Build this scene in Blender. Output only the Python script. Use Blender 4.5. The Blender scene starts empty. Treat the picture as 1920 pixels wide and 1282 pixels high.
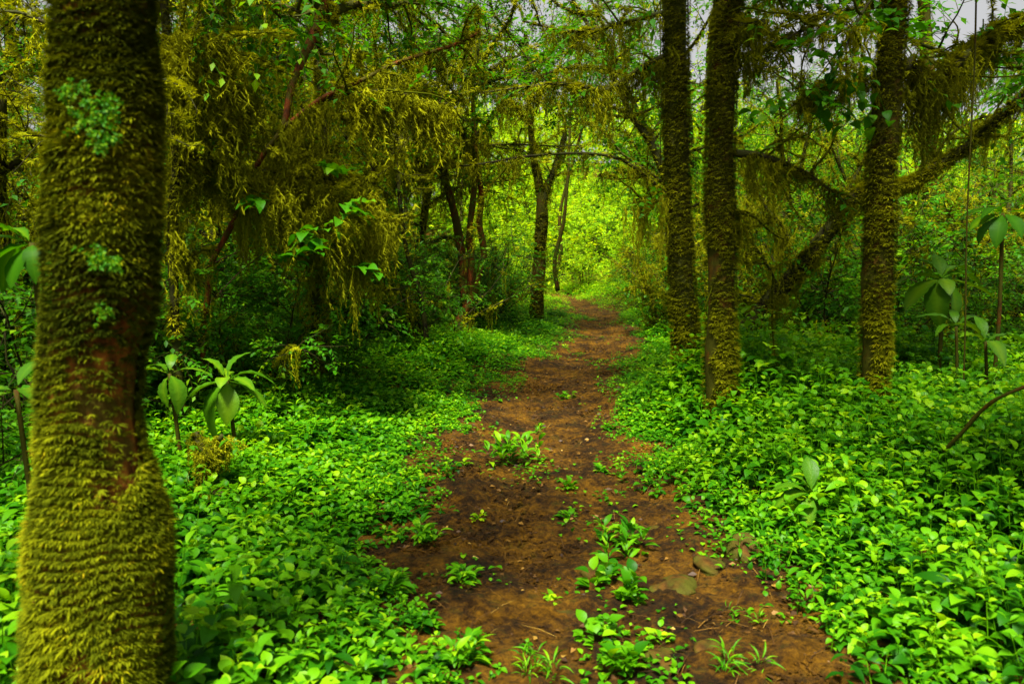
import bpy, math
import numpy as np
from math import radians as R_

# ------------------------------------------------------------------ camera, world, sun, exposure
sc = bpy.context.scene
COL = sc.collection
FPX, HOR, CAMH = 1493.3, 470.0, 1.6
PITCH = math.atan((641 - HOR) / FPX)
cam = bpy.data.objects.new("camera", bpy.data.cameras.new("camera"))
COL.objects.link(cam)
cam.location = (0, 0, CAMH)
cam.rotation_euler = (math.pi / 2 - PITCH, 0, 0)
cam.data.lens = 28.0
cam.data.sensor_width = 36.0
cam.data.clip_start = 0.05
cam.data.clip_end = 2000
cam.data.dof.use_dof = True
cam.data.dof.focus_distance = 8.0
cam.data.dof.aperture_fstop = 3.2
sc.camera = cam

SUN_EL, SUN_ROT = 62.0, -166.0          # degrees; rotation measured from +Y (ahead) towards +X
w = bpy.data.worlds.new("World")
sc.world = w
w.use_nodes = True
nt = w.node_tree
nt.nodes.clear()
sky = nt.nodes.new("ShaderNodeTexSky")
sky.sky_type = 'NISHITA'
sky.sun_disc = False
sky.sun_elevation = R_(SUN_EL)
sky.sun_rotation = R_(SUN_ROT)
sky.air_density = 1.0
sky.dust_density = 5.0
hsv = nt.nodes.new("ShaderNodeHueSaturation")
hsv.inputs['Saturation'].default_value = 0.06      # overcast: the sky is nearly grey
hsv.inputs['Value'].default_value = 1.0
bg = nt.nodes.new("ShaderNodeBackground")
bg.inputs['Strength'].default_value = 0.05
out = nt.nodes.new("ShaderNodeOutputWorld")
nt.links.new(sky.outputs[0], hsv.inputs['Color'])
nt.links.new(hsv.outputs[0], bg.inputs['Color'])
nt.links.new(bg.outputs[0], out.inputs['Surface'])
sd = bpy.data.lights.new("sun", 'SUN')
sd.energy = 4.2
sd.angle = R_(12)
sd.color = (1.0, 0.96, 0.84)
sun = bpy.data.objects.new("sun", sd)
COL.objects.link(sun)
sun.rotation_euler = (R_(-(90 - SUN_EL)), 0, R_(-SUN_ROT))
sc.view_settings.view_transform = 'Standard'
sc.view_settings.look = 'None'
sc.view_settings.gamma = 1.0
sc.view_settings.use_curve_mapping = False
sc.view_settings.exposure = 1.85
sc.cycles.max_bounces = 6
sc.cycles.diffuse_bounces = 2
sc.cycles.glossy_bounces = 2
sc.cycles.transmission_bounces = 3
sc.cycles.use_denoising = True

# ------------------------------------------------------------------ small maths
rng = np.random.default_rng(11)
UP = np.array([0., 0., 1.])


def A(*v): return np.array(v, float)
def nrm(v): return v / np.maximum(np.linalg.norm(v, axis=-1, keepdims=True), 1e-9)
def sstep(a, b, x):
    t = np.clip((x - a) / (b - a), 0, 1)
    return t * t * (3 - 2 * t)


def vnoise(x, y, z=0.0, seed=0):
    x, y, z = np.broadcast_arrays(np.asarray(x, float), np.asarray(y, float), np.asarray(z, float))
    xi, yi, zi = np.floor(x), np.floor(y), np.floor(z)
    fx, fy, fz = x - xi, y - yi, z - zi
    fx, fy, fz = [f * f * (3 - 2 * f) for f in (fx, fy, fz)]

    def hsh(a, b, c):
        n = (a.astype(np.int64) * 374761393 + b.astype(np.int64) * 668265263 + c.astype(np.int64) * 2147483647 + seed * 974711) & 0xffffffff
        n = ((n ^ (n >> 13)) * 1274126177) & 0xffffffff
        return ((n ^ (n >> 16)) & 0xffff) / 65535.0
    r = 0
    for dx in (0, 1):
        for dy in (0, 1):
            for dz in (0, 1):
                wgt = (fx if dx else 1 - fx) * (fy if dy else 1 - fy) * (fz if dz else 1 - fz)
                r = r + wgt * hsh(xi + dx, yi + dy, zi + dz)
    return r * 2 - 1


def fbm(x, y, z=0.0, o=3, seed=0):
    r, a = 0, 1.0
    for k in range(o):
        r = r + a * vnoise(x * 2 ** k, y * 2 ** k, z * 2 ** k, seed + k)
        a *= .5
    return r


F_ = A(0, math.cos(PITCH), -math.sin(PITCH))
U_ = A(0, math.sin(PITCH), math.cos(PITCH))


def ray(px, py):
    return F_ + A(1, 0, 0) * (px - 960) / FPX + U_ * (641 - py) / FPX


def at(px, py, Y):                       # point of the place at distance Y along the trail
    d = ray(px, py)
    return A(0, 0, CAMH) + d * (Y / d[1])


def gp(px, py, z=0.0):
    d = ray(px, py)
    return A(0, 0, CAMH) + d * ((z - CAMH) / d[2])


# ------------------------------------------------------------------ trail and terrain
PT = [(1600, 1060, 1720), (1420, 1010, 1640), (1282, 950, 1555), (1150, 850, 1480), (1050, 835, 1375), (950, 845, 1275), (860, 822, 1205),
      (800, 845, 1180), (740, 912, 1160), (700, 955, 1165), (650, 1040, 1190), (600, 1088, 1176), (572, 1064, 1120), (556, 1030, 1070)]
tY = [gp(1000, p[0])[1] for p in PT]
tL = [gp(p[1], p[0])[0] for p in PT]
tR = [gp(p[2], p[0])[0] for p in PT]
tY = np.array([0.0] + tY + [36, 60]); tL = np.array([tL[0]] + tL + [-3.2, -14]); tR = np.array([tR[0]] + tR + [-1.2, -11])


def side(x, y):
    """signed distances outside the trail's left and right edge"""
    wob = (.10 - .02 * sstep(9, 14, y)) * vnoise(x * .9, y * 1.7, 0, 5) + .08 * vnoise(x * 3, y * 3, 0, 6)
    return np.interp(y, tY, tL) - x + wob, x - np.interp(y, tY, tR) + wob


def height(x, y):
    x = np.asarray(x, float); y = np.asarray(y, float)
    l, r = side(x, y)
    h = .07 * sstep(0, 2.0, l) + .09 * sstep(0, 2.2, r) + .02 * l.clip(0, 12) + .015 * r.clip(0, 12)
    h = h - .04 * sstep(0, -.5, np.maximum(l, r))
    h = h + .05 * vnoise(x * .7, y * .7, 0, 1)
    h = h + .22 * (np.clip(y, 31, 75) - 31) * sstep(-14, -2, x - 0)
    h = h + .10 * (np.clip(-y, 0, 40) * 0)
    return h


# ------------------------------------------------------------------ mesh builder
class MB:
    def __init__(s): s.v, s.q, s.t, s.a, s.n = [], [], [], [], 0
    def add(s, v, q=None, t=None, a=0.5):
        v = np.asarray(v, float).reshape(-1, 3)
        a = np.broadcast_to(np.asarray(a, float), (len(v),))
        if q is not None and len(q): s.q.append(np.asarray(q, np.int64).reshape(-1, 4) + s.n)
        if t is not None and len(t): s.t.append(np.asarray(t, np.int64).reshape(-1, 3) + s.n)
        s.v.append(v); s.a.append(a); s.n += len(v)
    def inst(s, tmpl, M, T, a=None):
        """tmpl (verts, quads, tris); M (k,3,3); T (k,3); a (k,)"""
        tv, tq, tt = tmpl
        k = len(T)
        if k == 0: return
        V = np.einsum('kij,nj->kni', M, tv) + T[:, None, :]
        off = (np.arange(k) * len(tv))[:, None, None]
        if a is None: a = rng.random(k)
        s.add(V.reshape(-1, 3), (tq[None] + off).reshape(-1, 4) if len(tq) else None,
              (tt[None] + off).reshape(-1, 3) if len(tt) else None, np.repeat(a, len(tv)))
    def mesh(s, name, mat, smooth=True):
        me = bpy.data.meshes.new(name)
        V = np.concatenate(s.v) if s.v else np.zeros((0, 3))
        Q = np.concatenate(s.q) if s.q else np.zeros((0, 4), np.int64)
        T = np.concatenate(s.t) if s.t else np.zeros((0, 3), np.int64)
        me.vertices.add(len(V)); me.vertices.foreach_set('co', V.astype(np.float32).ravel())
        loops = np.concatenate([Q.ravel(), T.ravel()]).astype(np.int32)
        me.loops.add(len(loops)); me.loops.foreach_set('vertex_index', loops)
        st = np.concatenate([np.arange(len(Q)) * 4, len(Q) * 4 + np.arange(len(T)) * 3]).astype(np.int32)
        me.polygons.add(len(st)); me.polygons.foreach_set('loop_start', st)
        me.polygons.foreach_set('use_smooth', np.full(len(st), smooth))
        me.update(calc_edges=True)
        at_ = me.attributes.new('rnd', 'FLOAT', 'POINT')
        at_.data.foreach_set('value', np.concatenate(s.a).astype(np.float32))
        me.materials.append(mat)
        return me
    def obj(s, name, mat, parent=None, loc=None, smooth=True):
        o = bpy.data.objects.new(name, s.mesh(name, mat, smooth)); COL.objects.link(o)
        if parent is not None: o.parent = parent
        if loc is not None: o.location = loc
        return o


def tag(o, label=None, cat=None, group=None, kind=None):
    for k, v in (('label', label), ('category', cat), ('group', group), ('kind', kind)):
        if v: o[k] = v
    return o


def thing(name, loc, label, cat, group=None):
    o = bpy.data.objects.new(name, None); COL.objects.link(o)
    o.location = loc; o.empty_display_size = .1
    return tag(o, label, cat, group)


def copy_tree(o, parent=None):
    c = o.copy(); COL.objects.link(c); c.parent = parent
    for ch in [x for x in COL.objects if x.parent == o]:
        copy_tree(ch, c)
    return c


def frames(d, u=UP):
    d = nrm(d)
    u = np.broadcast_to(u, d.shape)
    y = np.cross(u, d)
    bad = np.linalg.norm(y, axis=-1) < 1e-4
    if bad.any(): y[bad] = np.cross(A(1, 0, .1), d[bad])
    y = nrm(y); z = np.cross(d, y)
    return np.stack([d, y, z], -1)


# ------------------------------------------------------------------ materials
def mat_new(name):
    m = bpy.data.materials.new(name); m.use_nodes = True
    n = m.node_tree; n.nodes.clear()
    o = n.nodes.new("ShaderNodeOutputMaterial")
    return m, n, o


def ramp(n, stops):
    r = n.nodes.new("ShaderNodeValToRGB")
    e = r.color_ramp.elements
    while len(e) < len(stops): e.new(.5)
    for k, (p, c) in enumerate(stops):
        e[k].position = p; e[k].color = (*c, 1)
    return r


def leafmat(name, stops, tint, trans=.4, rough=.42, spec=.35, vein=0.0):
    m, n, o = mat_new(name)
    at_ = n.nodes.new("ShaderNodeAttribute"); at_.attribute_name = 'rnd'
    r = ramp(n, stops)
    n.links.new(at_.outputs['Fac'], r.inputs[0])
    p = n.nodes.new("ShaderNodeBsdfPrincipled")
    p.inputs['Roughness'].default_value = rough
    p.inputs['Specular IOR Level'].default_value = spec
    tr = n.nodes.new("ShaderNodeBsdfTranslucent")
    mx = n.nodes.new("ShaderNodeMix"); mx.data_type = 'RGBA'; mx.blend_type = 'MULTIPLY'
    mx.inputs[0].default_value = 1; mx.inputs[7].default_value = (*tint, 1)
    n.links.new(r.outputs[0], p.inputs['Base Color'])
    n.links.new(r.outputs[0], mx.inputs[6]); n.links.new(mx.outputs[2], tr.inputs[0])
    ms = n.nodes.new("ShaderNodeMixShader"); ms.inputs[0].default_value = trans
    n.links.new(p.outputs[0], ms.inputs[1]); n.links.new(tr.outputs[0], ms.inputs[2])
    n.links.new(ms.outputs[0], o.inputs[0])
    if vein:
        tc = n.nodes.new("ShaderNodeTexCoord")
        nz = n.nodes.new("ShaderNodeTexNoise"); nz.inputs['Scale'].default_value = 45
        nz.inputs['Detail'].default_value = 4
        b = n.nodes.new("ShaderNodeBump"); b.inputs['Strength'].default_value = vein; b.inputs['Distance'].default_value = .004
        n.links.new(tc.outputs['Object'], nz.inputs['Vector'])
        n.links.new(nz.outputs[0], b.inputs['Height']); n.links.new(b.outputs[0], p.inputs['Normal'])
    return m


def barkmat(name, c1, c2, c3, scale=14, mossy=.5, bump=.6):
    m, n, o = mat_new(name)
    tc = n.nodes.new("ShaderNodeTexCoord")
    mp = n.nodes.new("ShaderNodeMapping"); mp.inputs['Scale'].default_value = (1, 1, .35)
    n.links.new(tc.outputs['Object'], mp.inputs[0])
    a = n.nodes.new("ShaderNodeTexNoise"); a.inputs['Scale'].default_value = scale; a.inputs['Detail'].default_value = 7
    a.inputs['Roughness'].default_value = .65
    n.links.new(mp.outputs[0], a.inputs['Vector'])
    r = ramp(n, [(.35, c1), (.62, c2)])
    n.links.new(a.outputs[0], r.inputs[0])
    b = n.nodes.new("ShaderNodeTexNoise"); b.inputs['Scale'].default_value = scale * .4; b.inputs['Detail'].default_value = 5
    n.links.new(tc.outputs['Object'], b.inputs['Vector'])
    r2 = ramp(n, [(.5 - mossy * .3, (0, 0, 0)), (.62 - mossy * .2, (1, 1, 1))])
    n.links.new(b.outputs[0], r2.inputs[0])
    mx = n.nodes.new("ShaderNodeMix"); mx.data_type = 'RGBA'
    n.links.new(r2.outputs[0], mx.inputs[0]); n.links.new(r.outputs[0], mx.inputs[6]); mx.inputs[7].default_value = (*c3, 1)
    p = n.nodes.new("ShaderNodeBsdfPrincipled"); p.inputs['Roughness'].default_value = .75
    p.inputs['Specular IOR Level'].default_value = .1
    n.links.new(mx.outputs[2], p.inputs['Base Color'])
    bp = n.nodes.new("ShaderNodeBump"); bp.inputs['Strength'].default_value = bump; bp.inputs['Distance'].default_value = .02
    n.links.new(a.outputs[0], bp.inputs['Height']); n.links.new(bp.outputs[0], p.inputs['Normal'])
    n.links.new(p.outputs[0], o.inputs[0])
    return m


def soilmat():
    m, n, o = mat_new("wet_red_brown_soil")
    tc = n.nodes.new("ShaderNodeTexCoord")
    def noise(s, d, rg=.6):
        a = n.nodes.new("ShaderNodeTexNoise"); a.inputs['Scale'].default_value = s; a.inputs['Detail'].default_value = d
        a.inputs['Roughness'].default_value = rg
        n.links.new(tc.outputs['Object'], a.inputs['Vector']); return a
    a = noise(2.2, 8, .7); b = noise(24, 8, .75); c = noise(9, 5)
    r = ramp(n, [(.40, (.010, .005, .0005)), (.47, (.036, .015, .0008)), (.55, (.135, .060, .0015)), (.66, (.30, .145, .005))])
    mm = n.nodes.new("ShaderNodeMath"); mm.operation = 'MULTIPLY_ADD'; mm.inputs[1].default_value = .45
    n.links.new(b.outputs[0], mm.inputs[0])
    m2 = n.nodes.new("ShaderNodeMath"); m2.operation = 'MULTIPLY'; m2.inputs[1].default_value = .55
    n.links.new(a.outputs[0], m2.inputs[0]); n.links.new(m2.outputs[0], mm.inputs[2])
    n.links.new(mm.outputs[0], r.inputs[0])
    r3 = ramp(n, [(.56, (0, 0, 0)), (.66, (1, 1, 1))]); n.links.new(c.outputs[0], r3.inputs[0])
    mx = n.nodes.new("ShaderNodeMix"); mx.data_type = 'RGBA'
    f = n.nodes.new("ShaderNodeMath"); f.operation = 'MULTIPLY'; f.inputs[1].default_value = .35
    n.links.new(r3.outputs[0], f.inputs[0]); n.links.new(f.outputs[0], mx.inputs[0])
    n.links.new(r.outputs[0], mx.inputs[6]); mx.inputs[7].default_value = (.05, .05, .002, 1)
    p = n.nodes.new("ShaderNodeBsdfPrincipled")
    n.links.new(mx.outputs[2], p.inputs['Base Color'])
    rr = ramp(n, [(.4, (.6,) * 3), (.65, (.95,) * 3)]); n.links.new(c.outputs[0], rr.inputs[0])
    n.links.new(rr.outputs[0], p.inputs['Roughness'])
    p.inputs['Specular IOR Level'].default_value = .12
    bp = n.nodes.new("ShaderNodeBump"); bp.inputs['Strength'].default_value = 1.0; bp.inputs['Distance'].default_value = .07
    n.links.new(b.outputs[0], bp.inputs['Height']); n.links.new(bp.outputs[0], p.inputs['Normal'])
    n.links.new(p.outputs[0], o.inputs[0])
    return m


G = lambda *s: list(s)
M = {}
M['cover'] = leafmat("cover_leaf", [(0, (.007, .065, .001)), (.4, (.030, .155, .001)), (.8, (.10, .29, .002)), (1, (.21, .40, .003))], (1.5, 1.35, .3), .42, .45, .13)
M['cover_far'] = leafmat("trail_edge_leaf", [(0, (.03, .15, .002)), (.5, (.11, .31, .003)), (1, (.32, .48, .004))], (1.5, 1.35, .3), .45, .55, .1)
M['broad'] = leafmat("broad_leaf", [(0, (.020, .075, .001)), (.6, (.045, .135, .002)), (1, (.13, .24, .003))], (1.5, 1.3, .2), .28, .45, .15, .9)
M['leaf_dark'] = leafmat("dark_leaf", [(0, (.010, .060, .001)), (.6, (.035, .13, .001)), (1, (.15, .28, .002))], (1.6, 1.5, .3), .38, .5, .1)
M['leaf_mid'] = leafmat("mid_leaf", [(0, (.015, .11, .001)), (.6, (.05, .19, .002)), (1, (.17, .31, .003))], (1.6, 1.4, .3), .42, .5, .1)
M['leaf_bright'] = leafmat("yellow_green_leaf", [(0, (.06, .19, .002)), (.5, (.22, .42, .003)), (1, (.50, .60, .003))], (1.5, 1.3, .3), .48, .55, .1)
M['moss'] = leafmat("olive_moss", [(0, (.030, .042, .001)), (.5, (.18, .19, .003)), (.9, (.31, .32, .005)), (1, (.38, .33, .006))], (1.3, 1.2, .4), .3, .9, .03)
M['moss_hero'] = leafmat("shaggy_moss", [(0, (.022, .034, .001)), (.45, (.085, .105, .002)), (.8, (.21, .23, .003)), (1, (.32, .25, .005))], (1.3, 1.2, .4), .25, .9, .03)
M['beard'] = leafmat("hanging_moss", [(0, (.045, .060, .001)), (.5, (.22, .24, .003)), (1, (.36, .37, .005))], (1.3, 1.2, .4), .35, .9, .03)
M['bark'] = barkmat("mossy_bark", (.010, .007, .001), (.055, .036, .004), (.05, .055, .006), 16, .6)
M['bark_orange'] = barkmat("orange_brown_bark", (.012, .005, .001), (.10, .036, .002), (.035, .036, .001), 18, .6)
M['bark_hero'] = barkmat("weathered_orange_bark", (.03, .010, .001), (.30, .11, .012), (.07, .05, .004), 26, .15, 1.0)
M['bark_red'] = barkmat("red_bark", (.03, .008, .001), (.17, .04, .005), (.05, .045, .002), 20, .3)
M['bark_dark'] = barkmat("dark_bark", (.006, .005, .002), (.03, .022, .007), (.03, .033, .004), 16, .4)
M['straw'] = leafmat("dry_litter", [(0, (.02, .008, .002)), (.5, (.07, .03, .003)), (.9, (.18, .09, .01)), (1, (.32, .20, .03))], (1, 1, 1), .1, .6, .3)
M['soil'] = soilmat()
M['stone'] = barkmat("mossy_stone", (.012, .006, .001), (.075, .034, .004), (.045, .045, .003), 16, .35, 1.0)


# ------------------------------------------------------------------ templates
def T_(v, q=(), t=()):
    return (np.array(v, float).reshape(-1, 3), np.array(q, np.int64).reshape(-1, 4), np.array(t, np.int64).reshape(-1, 3))


def leaf_hi(wd=.5, fold=.18, droop=.25, n=4, tipw=.55, wavy=0.0):
    """unit leaf along +x, rows of left / rib / right vertices"""
    v = [(0, 0, 0)]
    for k in range(1, n):
        t = k / n
        wv = wd * .5 * (math.sin(math.pi * t ** tipw) ** .9)
        z = .12 * math.sin(math.pi * t * .8) - droop * t * t
        wz = wavy * math.sin(k * 2.4)
        v += [(t, wv, z + fold * wv * 2 + wz), (t, 0, z), (t, -wv, z + fold * wv * 2 - wz)]
    v.append((1, 0, .12 * math.sin(math.pi * .8) - droop))
    q, t_ = [], []
    for k in range(n - 2):
        a = 1 + 3 * k
        q += [(a, a + 1, a + 4, a + 3), (a + 1, a + 2, a + 5, a + 4)]
    e = 1 + 3 * (n - 2); tip = len(v) - 1
    t_ += [(0, 2, 1), (0, 3, 2), (e, e + 1, tip), (e + 1, e + 2, tip)]
    return T_(v, q, t_)


L_NEAR = leaf_hi(.68, .16, .22, 5, .75)
L_LONG = leaf_hi(.36, .14, .35, 7, .95)
L_HERO = [leaf_hi(.42, .10, .38, 12, 1.15, .012), leaf_hi(.38, .20, .2, 12, 1.25, .018), leaf_hi(.46, .05, .62, 12, 1.1, .014), leaf_hi(.40, .14, .5, 12, 1.3, .022)]
L_LO = T_([(0, 0, 0), (.45, .27, .08), (.5, 0, 0.0), (.45, -.27, .08), (1, 0, -.12)], [(0, 2, 4, 1), (0, 3, 4, 2)])
L_SLIM = T_([(0, 0, 0), (.45, .15, .05), (.5, 0, 0.0), (.45, -.15, .05), (1, 0, -.15)], [(0, 2, 4, 1), (0, 3, 4, 2)])
L_MIN = T_([(0, 0, 0), (.45, .25, .05), (1, 0, -.1), (.45, -.25, .05)], [(0, 3, 2, 1)])


def blades(n, spread, wd, curve, seed, seg=2):
    r = np.random.default_rng(seed); v, q, t = [], [], []
    for k in range(n):
        az = (k - (n - 1) / 2) / max(n - 1, 1) * spread + r.uniform(-.15, .15); el = r.uniform(-.35, .5); L = r.uniform(.55, 1)
        d = A(math.cos(az) * math.cos(el), math.sin(az) * math.cos(el), math.sin(el)); s = nrm(np.cross(UP, d)) if abs(d[2]) < .99 else A(0, 1, 0)
        b = len(v)
        for j in range(seg):
            u = j / seg; c = d * L * u - UP * curve * L * u * u
            ww = wd * (1 - u * .5)
            v += [c + s * ww, c - s * ww]
        v.append(d * L - UP * curve * L)
        for j in range(seg - 1):
            a = b + 2 * j; q.append((a, a + 1, a + 3, a + 2))
        a = b + 2 * (seg - 1); t.append((a, a + 1, a + 2))
    return T_(v, q, t)


TUFT = [blades(8, 2.0, .065, .25, s, 3) for s in range(5)]
TUFT_LO = [blades(7, 2.4, .09, .2, s + 20, 2) for s in range(4)]


def beard(n, seed):
    """tangled clump of hanging moss: wandering cords fringed with short whiskers; hangs from 0 to about z=-1"""
    r = np.random.default_rng(seed); v, q, t = [], [], []
    nc = n // 7
    for c in range(nc):
        L = r.uniform(.25, 1) if c else 1.0
        p = A(r.normal(0, .45), r.normal(0, .45), r.uniform(-.12, .05)); m = 7; an = r.uniform(0, 3.14)
        for j in range(m):
            w_ = .030 * (1 - .7 * j / m) * (1.6 if n < 90 else 1)
            e = p + A(r.normal(0, .13) - p[0] * .12, r.normal(0, .13) - p[1] * .12, -L / m)
            s_ = A(math.cos(an), math.sin(an), 0) * w_; an += r.normal(0, .6); b = len(v)
            v += [p + s_, p - s_, e - s_ * .8, e + s_ * .8]; q.append((b, b + 1, b + 2, b + 3))
            for h in range(9 if n > 90 else 5):
                u = r.random(); o = p * (1 - u) + e * u; a2 = r.uniform(0, 6.28); ll = r.uniform(.04, .12) * (1 - .4 * j / m)
                tip = o + A(math.cos(a2) * ll * 2.0, math.sin(a2) * ll * 2.0, -ll * r.uniform(.2, 1.2)); sd_ = A(-math.sin(a2), math.cos(a2), 0) * (.018 if n > 90 else .028) + A(0, 0, .008); b = len(v)
                v += [o + sd_, o - sd_, tip]; t.append((b, b + 1, b + 2))
            p = e
    return T_(v, q, t)


BEARD = [beard(120, s) for s in range(5)]
BEARD_LO = [beard(46, s + 9) for s in range(4)]


# ------------------------------------------------------------------ growing things
def smooth(P, n):
    """Catmull-Rom resample of rows P to n rows"""
    P = np.asarray(P, float)
    if len(P) < 3:
        t = np.linspace(0, 1, n)[:, None]; return P[0] * (1 - t) + P[-1] * t
    Q = np.vstack([2 * P[0] - P[1], P, 2 * P[-1] - P[-2]])
    u = np.linspace(0, len(P) - 1 - 1e-6, n); i = u.astype(int); f = (u - i)[:, None]
    a, b, c, d = Q[i], Q[i + 1], Q[i + 2], Q[i + 3]
    return .5 * (2 * b + (c - a) * f + (2 * a - 5 * b + 4 * c - d) * f ** 2 + (3 * b - a - 3 * c + d) * f ** 3)


def tframes(P):
    d = nrm(np.gradient(P, axis=0))
    u = np.zeros_like(P); ref = A(1, 0, 0) if abs(d[0][0]) < .8 else A(0, 0, 1)
    u[0] = nrm(np.cross(d[0], ref))
    for k in range(1, len(P)):
        q = u[k - 1] - d[k] * np.dot(u[k - 1], d[k]); u[k] = q / max(np.linalg.norm(q), 1e-9)
    return d, u, np.cross(d, u)


def tube(mb, P, Rr, sides=8, bump=0.0, seed=0, bs=6.0):
    P = np.asarray(P, float); Rr = np.broadcast_to(Rr, (len(P),)); d, u, v = tframes(P)
    th = np.arange(sides) / sides * 2 * math.pi
    c, s = np.cos(th)[None, :, None], np.sin(th)[None, :, None]
    N = u[:, None] * c + v[:, None] * s
    rad = Rr[:, None, None]
    V = P[:, None] + N * rad
    if bump: V = V + N * rad * bump * fbm(V[..., 0] * bs, V[..., 1] * bs, V[..., 2] * bs * .6, 3, seed)[..., None]
    k = len(P); i = np.arange(k - 1)[:, None] * sides; j = np.arange(sides)[None]
    j2 = (j + 1) % sides
    q = np.stack([i + j, i + j2, i + sides + j2, i + sides + j], -1)
    n0 = k * sides
    vv = np.vstack([V.reshape(-1, 3), P[:1], P[-1:]])
    t = [(j2_, j_, n0) for j_, j2_ in zip(range(sides), list(range(1, sides)) + [0])]
    b = (k - 1) * sides
    t += [(b + j_, b + j2_, n0 + 1) for j_, j2_ in zip(range(sides), list(range(1, sides)) + [0])]
    mb.add(vv, q.reshape(-1, 4), t)


def on_tube(P, Rr, k, rg):
    """k random surface points: position, normal, direction, param"""
    P = np.asarray(P, float); d, u, v = tframes(P)
    f = rg.random(k) * (len(P) - 1); i = np.minimum(f.astype(int), len(P) - 2); g = (f - i)[:, None]
    lerp = lambda X: X[i] * (1 - g) + X[i + 1] * g
    th = rg.random(k) * 2 * math.pi
    N = nrm(lerp(u) * np.cos(th)[:, None] + lerp(v) * np.sin(th)[:, None])
    r = np.interp(f, np.arange(len(P)), np.broadcast_to(Rr, (len(P),)))
    return lerp(P) + N * r[:, None], N, lerp(d), f / (len(P) - 1), th, r


def length(P): return np.linalg.norm(np.diff(P, axis=0), axis=1).sum()


def moss_on(mb, P, Rr, dens, size, rg, lo=True, patch=.0, thr=-.25, shelf=True, mask=None):
    area = length(P) * np.mean(Rr) * 2 * math.pi
    k = int(area * dens)
    if k < 1: return
    p, N, d, t, th, r = on_tube(P, Rr, k, rg)
    pn = fbm(p[:, 0] * 2.2, p[:, 1] * 2.2, p[:, 2] * 2.2, 2, 31)
    keep = pn > thr
    if mask is not None: keep &= mask(p, N, t)
    ph = p[:, 2] / (size * .95) + 1.6 * fbm(p[:, 0] * 5, p[:, 1] * 5, p[:, 2] * 3, 2, 17) + .6 * np.sin(th * 3)
    saw = ph - np.floor(ph)
    vert = np.abs(d[:, 2])
    sh = np.where(vert > .5, .35 + .95 * saw ** 2, 1.0) if shelf else 1.0
    keep &= (rg.random(k) < np.clip(.22 + saw * 1.1, 0, 1)) | (vert < .5)
    up = .15 * rg.normal(size=k)
    dr = nrm(N + UP * (up[:, None]) + rg.normal(0, .22, (k, 3)))
    S = size * sh * rg.uniform(.55, 1.2, k) * (1 + .3 * pn + .3 * fbm(p[:, 0] * 7, p[:, 1] * 7, p[:, 2] * 10, 2, 19)).clip(.6, 1.8)
    Fm = frames(dr) * S[:, None, None]
    a = np.clip(.45 + .30 * pn + .2 * fbm(p[:, 0] * 9, p[:, 1] * 9, p[:, 2] * 9, 2, 13) + rg.normal(0, .16, k), 0, 1)
    tm = TUFT_LO if lo else TUFT
    idx = rg.integers(0, len(tm), k)
    for j in range(len(tm)):
        mk = keep & (idx == j)
        mb.inst(tm[j], Fm[mk], p[mk], a[mk])


def beards_on(mb, P, n, lmin, lmax, rg, lo=False, wd=.16, t0=0., t1=1.):
    P = np.asarray(P, float)
    f = (t0 + (t1 - t0) * rg.random(n)) * (len(P) - 1); i = np.minimum(f.astype(int), len(P) - 2); g = (f - i)[:, None]
    p = P[i] * (1 - g) + P[i + 1] * g
    L = (lmin + (lmax - lmin) * rg.random(n) ** 2.0) * .92
    th = rg.random(n) * 6.28
    W = wd * rg.uniform(.5, 1.3, n) * (.5 + L)
    Mx = np.zeros((n, 3, 3))
    Mx[:, 0, 0] = np.cos(th) * W; Mx[:, 1, 0] = np.sin(th) * W; Mx[:, 0, 1] = -np.sin(th) * W; Mx[:, 1, 1] = np.cos(th) * W
    Mx[:, 2, 2] = L
    tm = BEARD_LO if lo else BEARD
    idx = rg.integers(0, len(tm), n)
    a = rg.uniform(.15, .8, n)
    for j in range(len(tm)):
        m = idx == j; mb.inst(tm[j], Mx[m], p[m], a[m])


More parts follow.
